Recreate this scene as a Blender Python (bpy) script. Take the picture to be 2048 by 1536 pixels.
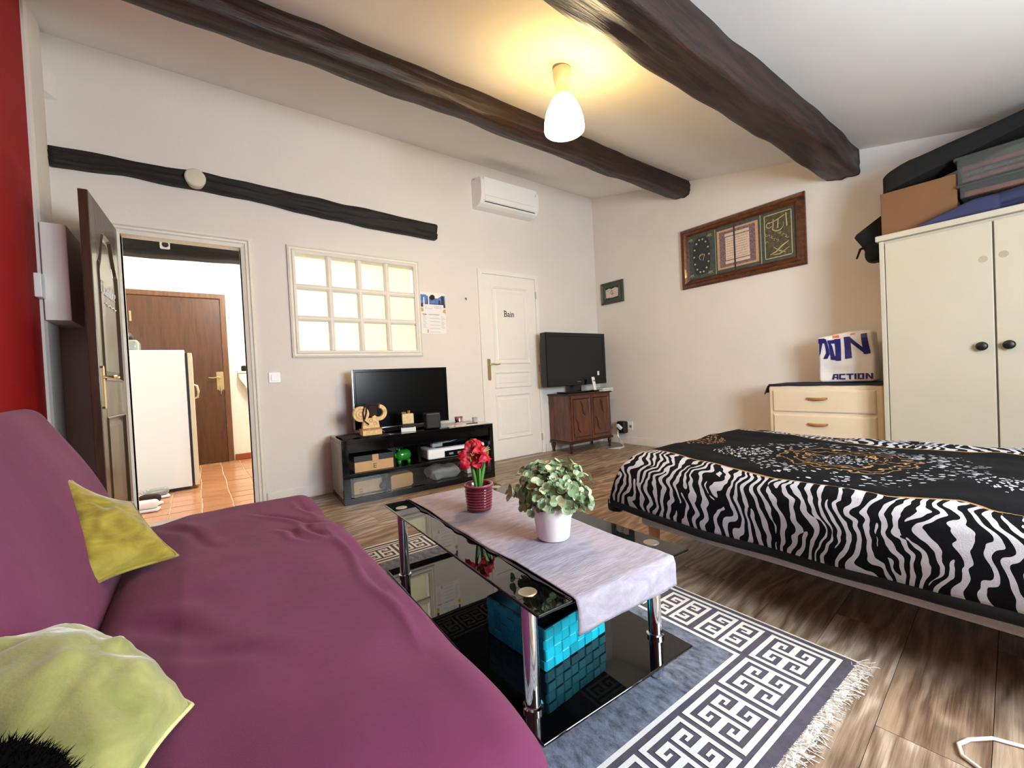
import bpy, math, random
from mathutils import Matrix, Vector, noise
random.seed(7)
for o in list(bpy.data.objects): bpy.data.objects.remove(o)
scene = bpy.context.scene
COL = scene.collection

# ------------------------------------------------------------------ camera
cam_d = bpy.data.cameras.new('camera'); cam = bpy.data.objects.new('camera', cam_d); COL.objects.link(cam)
cam_d.sensor_fit = 'HORIZONTAL'; cam_d.sensor_width = 36.0; cam_d.lens = 848.0/2048*36; cam_d.clip_start = 0.02
def cam_axes(yaw, pitch, roll):
    cy, sy, cp, sp = math.cos(yaw), math.sin(yaw), math.cos(pitch), math.sin(pitch)
    f = Vector((sy*cp, cy*cp, sp)); r = Vector((cy, -sy, 0)); u = r.cross(f)
    c, s = math.cos(roll), math.sin(roll)
    return c*r+s*u, -s*r+c*u, f
_r, _u, _f = cam_axes(math.radians(36.52), math.radians(-1.0), math.radians(-2.814))
cam.matrix_world = Matrix(((_r.x, _u.x, -_f.x, 0), (_r.y, _u.y, -_f.y, 0), (_r.z, _u.z, -_f.z, 0.914), (0, 0, 0, 1)))
scene.camera = cam
scene.view_settings.view_transform = 'Standard'; scene.view_settings.look = 'None'
scene.view_settings.gamma = 1.0; scene.view_settings.use_curve_mapping = False
scene.view_settings.exposure = 0.72

# ------------------------------------------------------------------ world and large lights
world = bpy.data.worlds.new('world'); scene.world = world; world.use_nodes = True
bg = world.node_tree.nodes['Background']; bg.inputs[0].default_value = (0.72, 0.84, 1.0, 1); bg.inputs[1].default_value = 1.2
def area_light(name, loc, direction, sx, sy, power, color):
    d = bpy.data.lights.new(name, 'AREA'); d.shape = 'RECTANGLE'; d.size = sx; d.size_y = sy; d.energy = power; d.color = color
    o = bpy.data.objects.new(name, d); COL.objects.link(o); o.location = loc
    o.rotation_euler = Vector(direction).to_track_quat('-Z', 'Y').to_euler(); return o
def point_light(name, loc, power, color, radius):
    d = bpy.data.lights.new(name, 'POINT'); d.energy = power; d.color = color; d.shadow_soft_size = radius
    o = bpy.data.objects.new(name, d); COL.objects.link(o); o.location = loc; return o
# daylight through the window in the wall behind the camera
WX0, WX1, WZ0, WZ1, YF = 0.95, 2.35, 0.80, 1.92, -1.15
area_light('window_daylight', ((WX0+WX1)/2, YF-0.18, (WZ0+WZ1)/2), (0, 1, 0.02), 1.38, 1.1, 105, (0.86, 0.94, 1.0))
# lamp of the hallway behind the back wall
point_light('hall_lamp', (0.55, 5.2, 2.45), 60, (1.0, 0.97, 0.88), 0.12)

point_light('hall_pane_fill', (0.66, 4.75, 1.75), 7, (0.92, 0.98, 1.0), 0.08)  # unseen cool fill light, added to brighten the internal window's left panes

# ------------------------------------------------------------------ colour and material helpers
def lin(c):
    out = []
    for v in c[:3]:
        v /= 255.0
        out.append(v/12.92 if v <= 0.04045 else ((v+0.055)/1.055)**2.4)
    return (*out, 1.0)
class NT:
    def __init__(self, name):
        self.m = bpy.data.materials.new(name); self.m.use_nodes = True
        self.t = self.m.node_tree; self.b = self.t.nodes['Principled BSDF']
    def node(self, kind, **kw):
        n = self.t.nodes.new(kind)
        for k, v in kw.items(): setattr(n, k, v)
        return n
    def put(self, sock, v):
        if hasattr(v, 'is_output'): self.t.links.new(v, sock)
        else: sock.default_value = v
    def math(self, op, a, b=None, c=None):
        n = self.node('ShaderNodeMath', operation=op); self.put(n.inputs[0], a)
        if b is not None: self.put(n.inputs[1], b)
        if c is not None: self.put(n.inputs[2], c)
        return n.outputs[0]
    def coord(self, kind='Object'): return self.node('ShaderNodeTexCoord').outputs[kind]
    def mapping(self, vec, scale=(1, 1, 1), loc=(0, 0, 0)):
        n = self.node('ShaderNodeMapping'); self.put(n.inputs[0], vec)
        n.inputs['Scale'].default_value = scale; self.put(n.inputs['Location'], loc); return n.outputs[0]
    def noise(self, vec, scale, detail=3, rough=0.55, dist=0.0):
        n = self.node('ShaderNodeTexNoise'); self.put(n.inputs['Vector'], vec); n.inputs['Scale'].default_value = scale
        n.inputs['Detail'].default_value = detail; n.inputs['Roughness'].default_value = rough; n.inputs['Distortion'].default_value = dist
        return n.outputs['Fac']
    def voronoi(self, vec, scale, feature='F1'):
        n = self.node('ShaderNodeTexVoronoi', feature=feature); self.put(n.inputs['Vector'], vec); n.inputs['Scale'].default_value = scale
        return n.outputs['Distance']
    def wave(self, vec, scale, dist, detail=2, dscale=1.0, direction='X'):
        n = self.node('ShaderNodeTexWave', bands_direction=direction); self.put(n.inputs['Vector'], vec); n.inputs['Scale'].default_value = scale
        n.inputs['Distortion'].default_value = dist; n.inputs['Detail'].default_value = detail; n.inputs['Detail Scale'].default_value = dscale
        return n.outputs['Fac']
    def ramp(self, fac, stops, interp='LINEAR'):
        n = self.node('ShaderNodeValToRGB'); self.put(n.inputs[0], fac); cr = n.color_ramp; cr.interpolation = interp
        while len(cr.elements) < len(stops): cr.elements.new(0.5)
        for e, (p, c) in zip(cr.elements, stops): e.position = p; e.color = c
        return n.outputs[0]
    def mix(self, fac, a, b, blend='MIX'):
        n = self.node('ShaderNodeMix', data_type='RGBA', blend_type=blend); self.put(n.inputs[0], fac)
        self.put(n.inputs[6], a); self.put(n.inputs[7], b); return n.outputs[2]
    def bump(self, h, strength=0.3, dist=0.01):
        n = self.node('ShaderNodeBump'); self.put(n.inputs['Height'], h); n.inputs['Strength'].default_value = strength
        n.inputs['Distance'].default_value = dist; self.t.links.new(n.outputs[0], self.b.inputs['Normal'])
    def base(self, v): self.put(self.b.inputs['Base Color'], v)
    def set(self, **kw):
        for k, v in kw.items(): self.b.inputs[k.replace('_', ' ')].default_value = v
        return self
    def sep(self, vec):
        n = self.node('ShaderNodeSeparateXYZ'); self.put(n.inputs[0], vec); return n.outputs
    def comb(self, x, y, z=0.0):
        n = self.node('ShaderNodeCombineXYZ')
        for i, v in enumerate((x, y, z)): self.put(n.inputs[i], v)
        return n.outputs[0]
def simple(name, c, rough=0.5, metal=0.0, var=0.06, vscale=6, bump=0.0, bscale=60, spec=0.5, coat=0.0):
    n = NT(name); a = lin(c)
    if var:
        f = n.noise(n.coord('Object'), vscale, 4)
        lo = tuple(x*(1-var) for x in a[:3])+(1,); hi = tuple(min(1, x*(1+var)) for x in a[:3])+(1,)
        n.base(n.ramp(f, [(0.3, lo), (0.7, hi)]))
    else: n.base(a)
    n.set(Roughness=rough, Metallic=metal); n.b.inputs['Specular IOR Level'].default_value = spec
    if coat: n.b.inputs['Coat Weight'].default_value = coat
    if bump: n.bump(n.noise(n.coord('Object'), bscale, 3), bump, 0.004)
    return n.m
def glow(name, c, strength):
    n = NT(name); n.base(lin(c)); n.b.inputs['Emission Color'].default_value = lin(c); n.b.inputs['Emission Strength'].default_value = strength
    return n.m
def wood(name, dark, light, along=(1, 12, 12), scale=4, rough=0.45, bump=0.25, coat=0.0):
    n = NT(name); v = n.mapping(n.coord('Object'), along); f = n.noise(v, scale, 6, 0.6, 0.6)
    n.base(n.ramp(f, [(0.3, lin(dark)), (0.68, lin(light))])); n.set(Roughness=rough)
    if coat: n.b.inputs['Coat Weight'].default_value = coat
    n.bump(f, bump, 0.006); return n.m
def velvet(name, dark, light, scale=7):
    n = NT(name); v = n.mapping(n.coord('Object'), (1, 1, 2.2)); f = n.noise(v, scale, 5, 0.6, 1.2)
    n.base(n.ramp(f, [(0.32, lin(dark)), (0.66, lin(light))])); n.set(Roughness=0.75)
    n.b.inputs['Sheen Weight'].default_value = 0.6; n.b.inputs['Sheen Roughness'].default_value = 0.35
    n.bump(n.noise(n.coord('Object'), 260, 2), 0.25, 0.002); return n.m

M = {}
M['wall'] = simple('wall_plaster', (226, 221, 215), 0.9, var=0.02, vscale=2, bump=0.35, bscale=24, spec=0.2)
M['wall_red'] = simple('red_wall_paint', (150, 10, 16), 0.75, var=0.05, bump=0.3, bscale=30, spec=0.3)
M['ceil'] = simple('ceiling_paint', (238, 236, 233), 0.92, var=0.03, vscale=1.5, bump=0.25, bscale=12, spec=0.2)
M['hallwall'] = simple('cream_hall_plaster', (242, 240, 228), 0.9, var=0.04, vscale=4, bump=0.5, bscale=18, spec=0.2)
M['white'] = simple('white_gloss_paint', (236, 233, 226), 0.4, var=0.015)
M['whitewood'] = simple('white_painted_timber', (230, 226, 216), 0.5, var=0.03, vscale=8)
M['cream'] = simple('cream_painted_wood', (226, 212, 184), 0.45, var=0.03)
M['ivory'] = simple('ivory_wardrobe_lacquer', (190, 184, 166), 0.42, var=0.03, vscale=3)
M['plastic'] = simple('white_plastic', (240, 240, 238), 0.35, var=0)
M['greyplastic'] = simple('grey_plastic', (120, 120, 122), 0.5, var=0)
M['black'] = simple('black_plastic', (16, 17, 18), 0.4, var=0)
M['gloss'] = simple('black_gloss_lacquer', (8, 8, 9), 0.06, var=0)
M['screen'] = simple('screen_glass', (6, 7, 8), 0.2, var=0, spec=0.18)
M['screen2'] = simple('matt_screen_glass', (24, 26, 29), 0.3, var=0, spec=0.4)
M['tableglass'] = simple('black_table_glass', (5, 6, 7), 0.02, var=0, spec=0.85)
M['chrome'] = simple('chrome', (225, 226, 230), 0.08, metal=1, var=0)
M['steel'] = simple('brushed_steel', (190, 190, 190), 0.28, metal=1, var=0.05, vscale=40)
M['brass'] = simple('brass', (206, 186, 138), 0.32, metal=1, var=0.05)
M['beam'] = wood('dark_beam_wood', (13, 8, 6), (54, 30, 20), (0.6, 7, 7), 6, 0.48, 1.0)
M['lintel'] = wood('tarred_lintel_wood', (11, 8, 7), (32, 25, 22), (1.0, 8, 8), 6, 0.7, 1.0)
M['doorwood'] = wood('dark_varnished_door', (44, 30, 21), (66, 47, 33), (9, 9, 0.8), 4, 0.36, 0.1, 0.2)
M['entry'] = wood('brown_entrance_door', (74, 44, 27), (96, 59, 38), (8, 8, 0.9), 4, 0.45, 0.1)
M['entryframe'] = wood('brown_door_frame', (96, 62, 40), (124, 84, 56), (8, 8, 1), 4, 0.5, 0.1)
M['cabinet'] = wood('mahogany_veneer', (58, 26, 15), (112, 60, 36), (6, 6, 1.4), 3, 0.3, 0.05, 0.3)
M['cabdark'] = wood('dark_mahogany_trim', (38, 17, 11), (66, 32, 20), (2, 8, 8), 4, 0.32, 0.1)
M['frame'] = wood('carved_picture_frame_wood', (52, 24, 12), (108, 58, 30), (6, 3, 6), 6, 0.3, 0.4, 0.3)
M['legwood'] = wood('pale_beech_leg', (186, 140, 92), (216, 176, 128), (8, 8, 1), 4, 0.45, 0.1)
M['orange'] = wood('orange_wood_handle', (150, 92, 40), (196, 130, 66), (8, 2, 8), 6, 0.35, 0.1)
M['carved'] = simple('pale_carved_wood', (226, 192, 132), 0.55, var=0.2, vscale=60, bump=0.8, bscale=120)
M['carddark'] = simple('dark_cardboard', (120, 84, 52), 0.85, var=0.05)
M['card'] = simple('brown_cardboard', (178, 134, 88), 0.85, var=0.06, vscale=20)
M['kraft'] = simple('kraft_board', (196, 158, 112), 0.8, var=0.05, vscale=20)
M['navy'] = simple('navy_quilted_cloth', (44, 48, 84), 0.8, var=0.2, vscale=8, bump=0.3, bscale=20)
M['fur'] = simple('black_fur', (4, 4, 5), 0.9, var=0, spec=0.05)
M['blackcloth'] = simple('black_cloth', (12, 13, 14), 0.9, var=0.2, vscale=14, bump=0.4, bscale=90)
M['darkcloth'] = simple('dark_brown_cloth', (42, 28, 26), 0.9, var=0.3, vscale=14, bump=0.4, bscale=90)
M['charcoal'] = simple('charcoal_runner', (44, 40, 44), 0.9, var=0.2, vscale=14, bump=0.3, bscale=120)
M['terra'] = NT('terracotta_tile'); _n = M['terra']; _r1 = _n.node('ShaderNodeObjectInfo').outputs['Random']
_n.base(_n.mix(_n.noise(_n.coord('Object'), 9, 5), _n.mix(_r1, lin((168, 102, 66)), lin((196, 132, 92))), lin((214, 158, 118)))); _n.set(Roughness=0.22); M['terra'] = _n.m
M['grout'] = simple('pale_grout', (214, 186, 156), 0.7, var=0.1)
M['redskirt'] = simple('terracotta_skirting', (156, 74, 40), 0.35, var=0.1)
M['linen'] = NT('lilac_grey_linen'); _n = M['linen']; _v = _n.coord('Object')
_n.base(_n.ramp(_n.noise(_n.mapping(_v, (3, 18, 3)), 6, 5, 0.6, 0.5), [(0.3, lin((148, 143, 156))), (0.7, lin((178, 173, 188)))])); _n.set(Roughness=0.9)
_n.bump(_n.math('ADD', _n.noise(_n.mapping(_v, (6, 40, 6)), 6, 4), _n.math('MULTIPLY', _n.noise(_v, 400, 2), 0.3)), 0.5, 0.004); M['linen'] = _n.m
M['purple'] = NT('plum_jersey_cover'); _n = M['purple']; _v = _n.coord('Object')
_n.base(_n.ramp(_n.noise(_v, 3, 5), [(0.3, lin((104, 47, 80))), (0.7, lin((117, 55, 91)))])); _n.set(Roughness=0.8)
_n.b.inputs['Sheen Weight'].default_value = 0.06; _n.b.inputs['Specular IOR Level'].default_value = 0.15
_n.bump(_n.math('ADD', _n.noise(_v, 7, 4), _n.math('MULTIPLY', _n.noise(_v, 500, 2), 0.08)), 0.22, 0.02); M['purple'] = _n.m
M['olive'] = velvet('olive_gold_velvet', (118, 108, 26), (178, 164, 60))
M['lime'] = velvet('pale_green_velvet', (122, 132, 70), (172, 176, 110), 5)
M['piping'] = simple('pale_piping', (206, 210, 150), 0.7, var=0.1, vscale=30)
M['rug'] = NT('blue_grey_rug_pile'); _n = M['rug']; _v = _n.coord('Object')
_n.base(_n.ramp(_n.math('ADD', _n.math('MULTIPLY', _n.noise(_n.mapping(_v, (2, 1, 1)), 26, 5, 0.7), 0.8), _n.math('MULTIPLY', _n.noise(_v, 5, 3), 0.2)),
    [(0.36, lin((62, 68, 82))), (0.6, lin((122, 130, 148)))])); _n.set(Roughness=0.95); _n.bump(_n.noise(_v, 300, 2), 0.4, 0.003); M['rug'] = _n.m
M['rugborder'] = simple('dark_rug_border', (78, 74, 88), 0.95, var=0.2, vscale=40, bump=0.4, bscale=300)
M['rugwhite'] = simple('white_rug_print', (222, 222, 220), 0.95, var=0.04, vscale=60, bump=0.4, bscale=300)
M['fringe'] = simple('cream_fringe_yarn', (232, 229, 222), 0.95, var=0.1)
M['bedfabric'] = simple('grey_bed_base_fabric', (170, 166, 164), 0.9, var=0.05, bump=0.2, bscale=200)
M['matt'] = simple('white_mattress_ticking', (214, 212, 208), 0.9, var=0.04)
M['blackhem'] = simple('black_fleece', (12, 12, 15), 0.95, var=0.2, vscale=30)
M['paper'] = simple('white_paper', (236, 234, 232), 0.8, var=0.01)
M['ink'] = simple('black_ink', (20, 20, 22), 0.7, var=0)
M['navyink'] = simple('navy_print', (24, 24, 104), 0.5, var=0.05)
M['greytext'] = simple('grey_print', (150, 150, 160), 0.8, var=0)
M['redprint'] = simple('red_print', (186, 74, 66), 0.8, var=0)
M['skyprint'] = simple('blue_sky_print', (78, 122, 190), 0.6, var=0.3, vscale=30)
M['darkprint'] = simple('dark_photo_print', (52, 44, 62), 0.6, var=0.4, vscale=60)
M['goldprint'] = simple('gold_print', (212, 172, 64), 0.6, var=0.1)
M['orangeprint'] = simple('orange_print', (230, 110, 60), 0.6, var=0)
M['tealart'] = simple('teal_art_ground', (58, 74, 72), 0.5, var=0.3, vscale=30)
M['tealdark'] = simple('dark_teal_art', (38, 44, 46), 0.5, var=0.3, vscale=40)
M['peach'] = simple('peach_art_border', (196, 152, 118), 0.5, var=0.1, vscale=40)
M['mauve'] = simple('mauve_art_scroll', (118, 98, 102), 0.5, var=0.6, vscale=70)
M['creamart'] = simple('cream_art_page', (214, 192, 172), 0.5, var=0.08, vscale=30)
M['goldart'] = simple('pale_gold_art_ink', (188, 178, 128), 0.45, var=0.2, vscale=60)
M['oliveart'] = simple('olive_art_ground', (74, 70, 52), 0.5, var=0.6, vscale=50)
M['greenframe'] = simple('dark_green_frame', (58, 68, 58), 0.4, var=0.2, vscale=30)
M['bookart'] = simple('open_book_print', (206, 190, 180), 0.6, var=0.15, vscale=50)
M['pigreen'] = simple('green_glaze', (34, 132, 40), 0.12, var=0.05, coat=0.5)
M['burgundy'] = simple('burgundy_glaze', (104, 24, 40), 0.16, var=0.1, coat=0.4)
M['pinkrim'] = simple('worn_pink_glaze', (164, 92, 104), 0.25, var=0.15, vscale=40)
M['potwhite'] = simple('white_ceramic', (240, 236, 234), 0.25, var=0.01)
M['soil'] = simple('dark_soil', (36, 24, 22), 0.95, var=0.3, vscale=40)
M['petal'] = simple('red_petal', (172, 8, 36), 0.55, var=0.45, vscale=40)
M['leafg'] = simple('amaryllis_green', (74, 132, 52), 0.4, var=0.25, vscale=20)
M['bud'] = simple('pale_bud', (222, 218, 156), 0.6, var=0.1)
M['stem'] = simple('olive_stem', (96, 104, 60), 0.6, var=0.15)
for i, c in enumerate([(150, 174, 132), (112, 136, 96), (196, 204, 160)]):
    M['euc%d' % i] = simple('eucalyptus_leaf_%s' % 'abc'[i], c, 0.5, var=0.2, vscale=30)
M['teal'] = NT('turquoise_woven_strap'); _n = M['teal']; _r1 = _n.node('ShaderNodeObjectInfo').outputs['Random']
_n.base(_n.mix(_r1, lin((0, 138, 160)), lin((10, 182, 204)))); _n.set(Roughness=0.4); _n.bump(_n.wave(_n.coord('Object'), 120, 1.0), 0.3, 0.001); M['teal'] = _n.m
M['tealin'] = simple('dark_teal_basket_body', (4, 70, 84), 0.6, var=0.1)
M['amber'] = simple('pale_amber_glass', (232, 210, 160), 0.08, var=0.15, vscale=40, coat=0.5)
M['gold'] = simple('gold_glass', (214, 176, 96), 0.12, metal=0.7, var=0.15, vscale=40)
M['doily'] = simple('pale_pink_lace', (246, 234, 228), 0.85, var=0.08, vscale=60)
M['bluecard'] = simple('light_blue_card', (120, 176, 206), 0.7, var=0.05)
M['pinkcloth'] = simple('folded_pink_linen', (150, 88, 92), 0.9, var=0.4, vscale=12)
M['orangecloth'] = simple('folded_orange_cloth', (184, 96, 62), 0.9, var=0.35, vscale=10)
M['cable'] = simple('white_cable', (232, 230, 226), 0.5, var=0)
M['steelframe'] = simple('lacquered_silver_edge', (200, 202, 204), 0.25, metal=0.8, var=0)
M['greygloss'] = simple('grey_gloss_and_reflection', (152, 156, 150), 0.18, var=0.03)  # plain grey gloss; on the stand's side panel a painted-in wall reflection
def glassmat(name, c, rough, ior=1.45, alpha=None):
    n = NT(name); n.base(lin(c)); n.set(Roughness=rough, IOR=ior); n.b.inputs['Transmission Weight'].default_value = 1.0; return n.m
M['clear'] = glassmat('clear_glass', (244, 246, 246), 0.03)
M['milky'] = glassmat('milky_clear_plastic', (206, 212, 210), 0.16, 1.15); M['milky'].node_tree.nodes['Principled BSDF'].inputs['Transmission Weight'].default_value = 0.93
M['bagfilm'] = glassmat('crinkled_white_film', (226, 230, 230), 0.2, 1.2); M['bagfilm'].node_tree.nodes['Principled BSDF'].inputs['Transmission Weight'].default_value = 0.55
M['film'] = glassmat('clear_plastic_film', (232, 236, 236), 0.22, 1.12)
M['frost'] = NT('frosted_glass'); _n = M['frost']; _t = _n.t
_tr = _n.node('ShaderNodeBsdfTranslucent'); _tr.inputs[0].default_value = lin((238, 242, 228)); _df = _n.node('ShaderNodeBsdfGlossy'); _df.inputs[0].default_value = (0.8, 0.8, 0.8, 1); _df.inputs['Roughness'].default_value = 0.3
_rg = _n.node('ShaderNodeBsdfRefraction'); _rg.inputs[0].default_value = lin((244, 246, 236)); _rg.inputs['Roughness'].default_value = 0.55; _rg.inputs['IOR'].default_value = 1.05
_mx = _n.node('ShaderNodeMixShader'); _mx.inputs[0].default_value = 0.5; _t.links.new(_tr.outputs[0], _mx.inputs[1]); _t.links.new(_rg.outputs[0], _mx.inputs[2])
_m2 = _n.node('ShaderNodeMixShader'); _m2.inputs[0].default_value = 0.04; _t.links.new(_mx.outputs[0], _m2.inputs[1]); _t.links.new(_df.outputs[0], _m2.inputs[2])
_t.links.new(_m2.outputs[0], _t.nodes['Material Output'].inputs[0]); M['frost'] = _n.m
# laminate plank: pale oak grain, a different cut on every board
_n = NT('oak_laminate'); _oi = _n.node('ShaderNodeObjectInfo').outputs['Random']
_off = _n.comb(_n.math('MULTIPLY', _oi, 37.0), _n.math('MULTIPLY', _oi, 11.0), 0.0)
_v = _n.mapping(_n.coord('Object'), (1, 1, 1), _off)
_g = _n.wave(_n.mapping(_v, (0.22, 1, 1)), 5.0, 16.0, 3, 1.6, 'Y'); _f = _n.noise(_n.mapping(_v, (1.6, 62, 62)), 3, 6, 0.72, 0.5)
_l = _n.noise(_n.mapping(_v, (0.6, 3, 3)), 4, 3)
_s = _n.math('ADD', _n.math('MULTIPLY', _g, 0.17), _n.math('ADD', _n.math('MULTIPLY', _f, 0.46), _n.math('MULTIPLY', _l, 0.37)))
_c = _n.ramp(_s, [(0.34, lin((104, 84, 66))), (0.5, lin((152, 132, 112))), (0.66, lin((206, 192, 174)))])
_d = _n.ramp(_s, [(0.34, lin((94, 72, 55))), (0.66, lin((164, 140, 116)))])
_n.base(_n.mix(_oi, _c, _d)); _n.set(Roughness=0.42); _n.bump(_s, 0.12, 0.002); M['plank'] = _n.m
# zebra border and medallion print of the fleece bedspread, drawn in the cloth's own UV metres
_n = NT('zebra_medallion_fleece'); _uv = _n.coord('UV'); _sx = _n.sep(_uv); U, V = _sx[0], _sx[1]
_w = _n.noise(_n.mapping(_uv, (1.5, 1.0, 1)), 4.6, 2, 0.4)
_w2 = _n.noise(_n.mapping(_uv, (1.0, 1.2, 1)), 11.0, 2, 0.5)
_ph = _n.math('ADD', _n.math('MULTIPLY', _n.math('ADD', V, _n.math('MULTIPLY', U, 0.22)), 150.0), _n.math('ADD', _n.math('MULTIPLY', _w, 26.0), _n.math('MULTIPLY', _w2, 4.0)))
_zb = _n.math('SINE', _ph); _gb = _n.node('ShaderNodeTexGabor'); _n.put(_gb.inputs['Vector'], _n.mapping(_n.comb(U, _n.math('ADD', V, _n.math('MULTIPLY', _w, 0.22))), (0.5, 1.0, 1))); _gb.inputs['Scale'].default_value = 11.0; _gb.inputs['Frequency'].default_value = 2.6; _gb.inputs['Anisotropy'].default_value = 0.97
_gb.inputs['Orientation'].default_value = math.radians(100); _zebra = _n.math('GREATER_THAN', _gb.outputs['Value'], _n.math('MULTIPLY_ADD', _w2, 0.25, 0.395))
def disc(cx, cy):
    dx = _n.math('SUBTRACT', U, cx); dy = _n.math('SUBTRACT', V, cy)
    return _n.math('SQRT', _n.math('ADD', _n.math('MULTIPLY', dx, dx), _n.math('MULTIPLY', dy, dy)))
def band(d, a, b): return _n.math('MULTIPLY', _n.math('GREATER_THAN', d, a), _n.math('LESS_THAN', d, b))
_wob = _n.math('MULTIPLY', _n.math('SUBTRACT', _n.noise(_uv, 14, 2), 0.5), 0.16)
_d1 = _n.math('ADD', disc(0.44, 0.60), _wob)
_blob = _n.math('LESS_THAN', _n.voronoi(_n.mapping(_uv, (1.6, 1, 1)), 34), 0.30)
_fine = _n.math('LESS_THAN', _n.voronoi(_n.mapping(_uv, (1, 1.5, 1)), 52), 0.36)
_lines = _n.math('GREATER_THAN', _n.math('SINE', _n.math('MULTIPLY', _d1, 150.0)), 0.86)
_ring = _n.math('MULTIPLY', band(_d1, 0.25, 0.40), _blob); _core = _n.math('MULTIPLY', band(_d1, 0.0, 0.11), _fine)
_d2 = disc(0.30, 1.00); _sm = _n.math('MULTIPLY', band(_n.math('ADD', _d2, _wob), 0.0, 0.10), _fine)
_d4 = disc(0.30, 0.12); _sm2 = _n.math('MULTIPLY', band(_n.math('ADD', _d4, _wob), 0.0, 0.11), _fine)
_whitep = _n.math('MAXIMUM', _n.math('MAXIMUM', _ring, _core), _n.math('MAXIMUM', _sm, _sm2))
_d3 = disc(0.44, 1.34); _gold = _n.math('MAXIMUM', _n.math('MULTIPLY', band(_d1, 0.11, 0.25), _lines), _n.math('MULTIPLY', band(_d3, 0.0, 0.17), _fine))
_inside = _n.math('MULTIPLY', _n.math('GREATER_THAN', U, 0.0), _n.math('LESS_THAN', U, 0.92))
_edge = _n.math('MAXIMUM', _n.math('LESS_THAN', _n.math('ABSOLUTE', U), 0.004), _n.math('LESS_THAN', _n.math('ABSOLUTE', _n.math('SUBTRACT', U, 0.92)), 0.005))
_blk, _wht, _gld = lin((11, 11, 14)), lin((184, 184, 190)), lin((160, 124, 80))
_field = _n.mix(_gold, _n.mix(_whitep, _blk, _wht), _gld); _cc = _n.mix(_inside, _n.mix(_zebra, _blk, _wht), _field)
_n.base(_n.mix(_edge, _cc, _gld)); _n.set(Roughness=0.92); _n.b.inputs['Specular IOR Level'].default_value = 0.12
_n.bump(_n.noise(_n.coord('Object'), 240, 2), 0.3, 0.003); M['zebra'] = _n.m
M['shade'] = glow('lit_opal_glass', (255, 214, 132), 22.0)
M['shadeneck'] = glow('lit_opal_glass_neck', (255, 206, 96), 1.3)
M['bulb'] = glow('lit_bulb', (255, 226, 170), 14.0)
M['ledge'] = simple('opal_collar_plaster', (236, 216, 196), 0.6, var=0)

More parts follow.
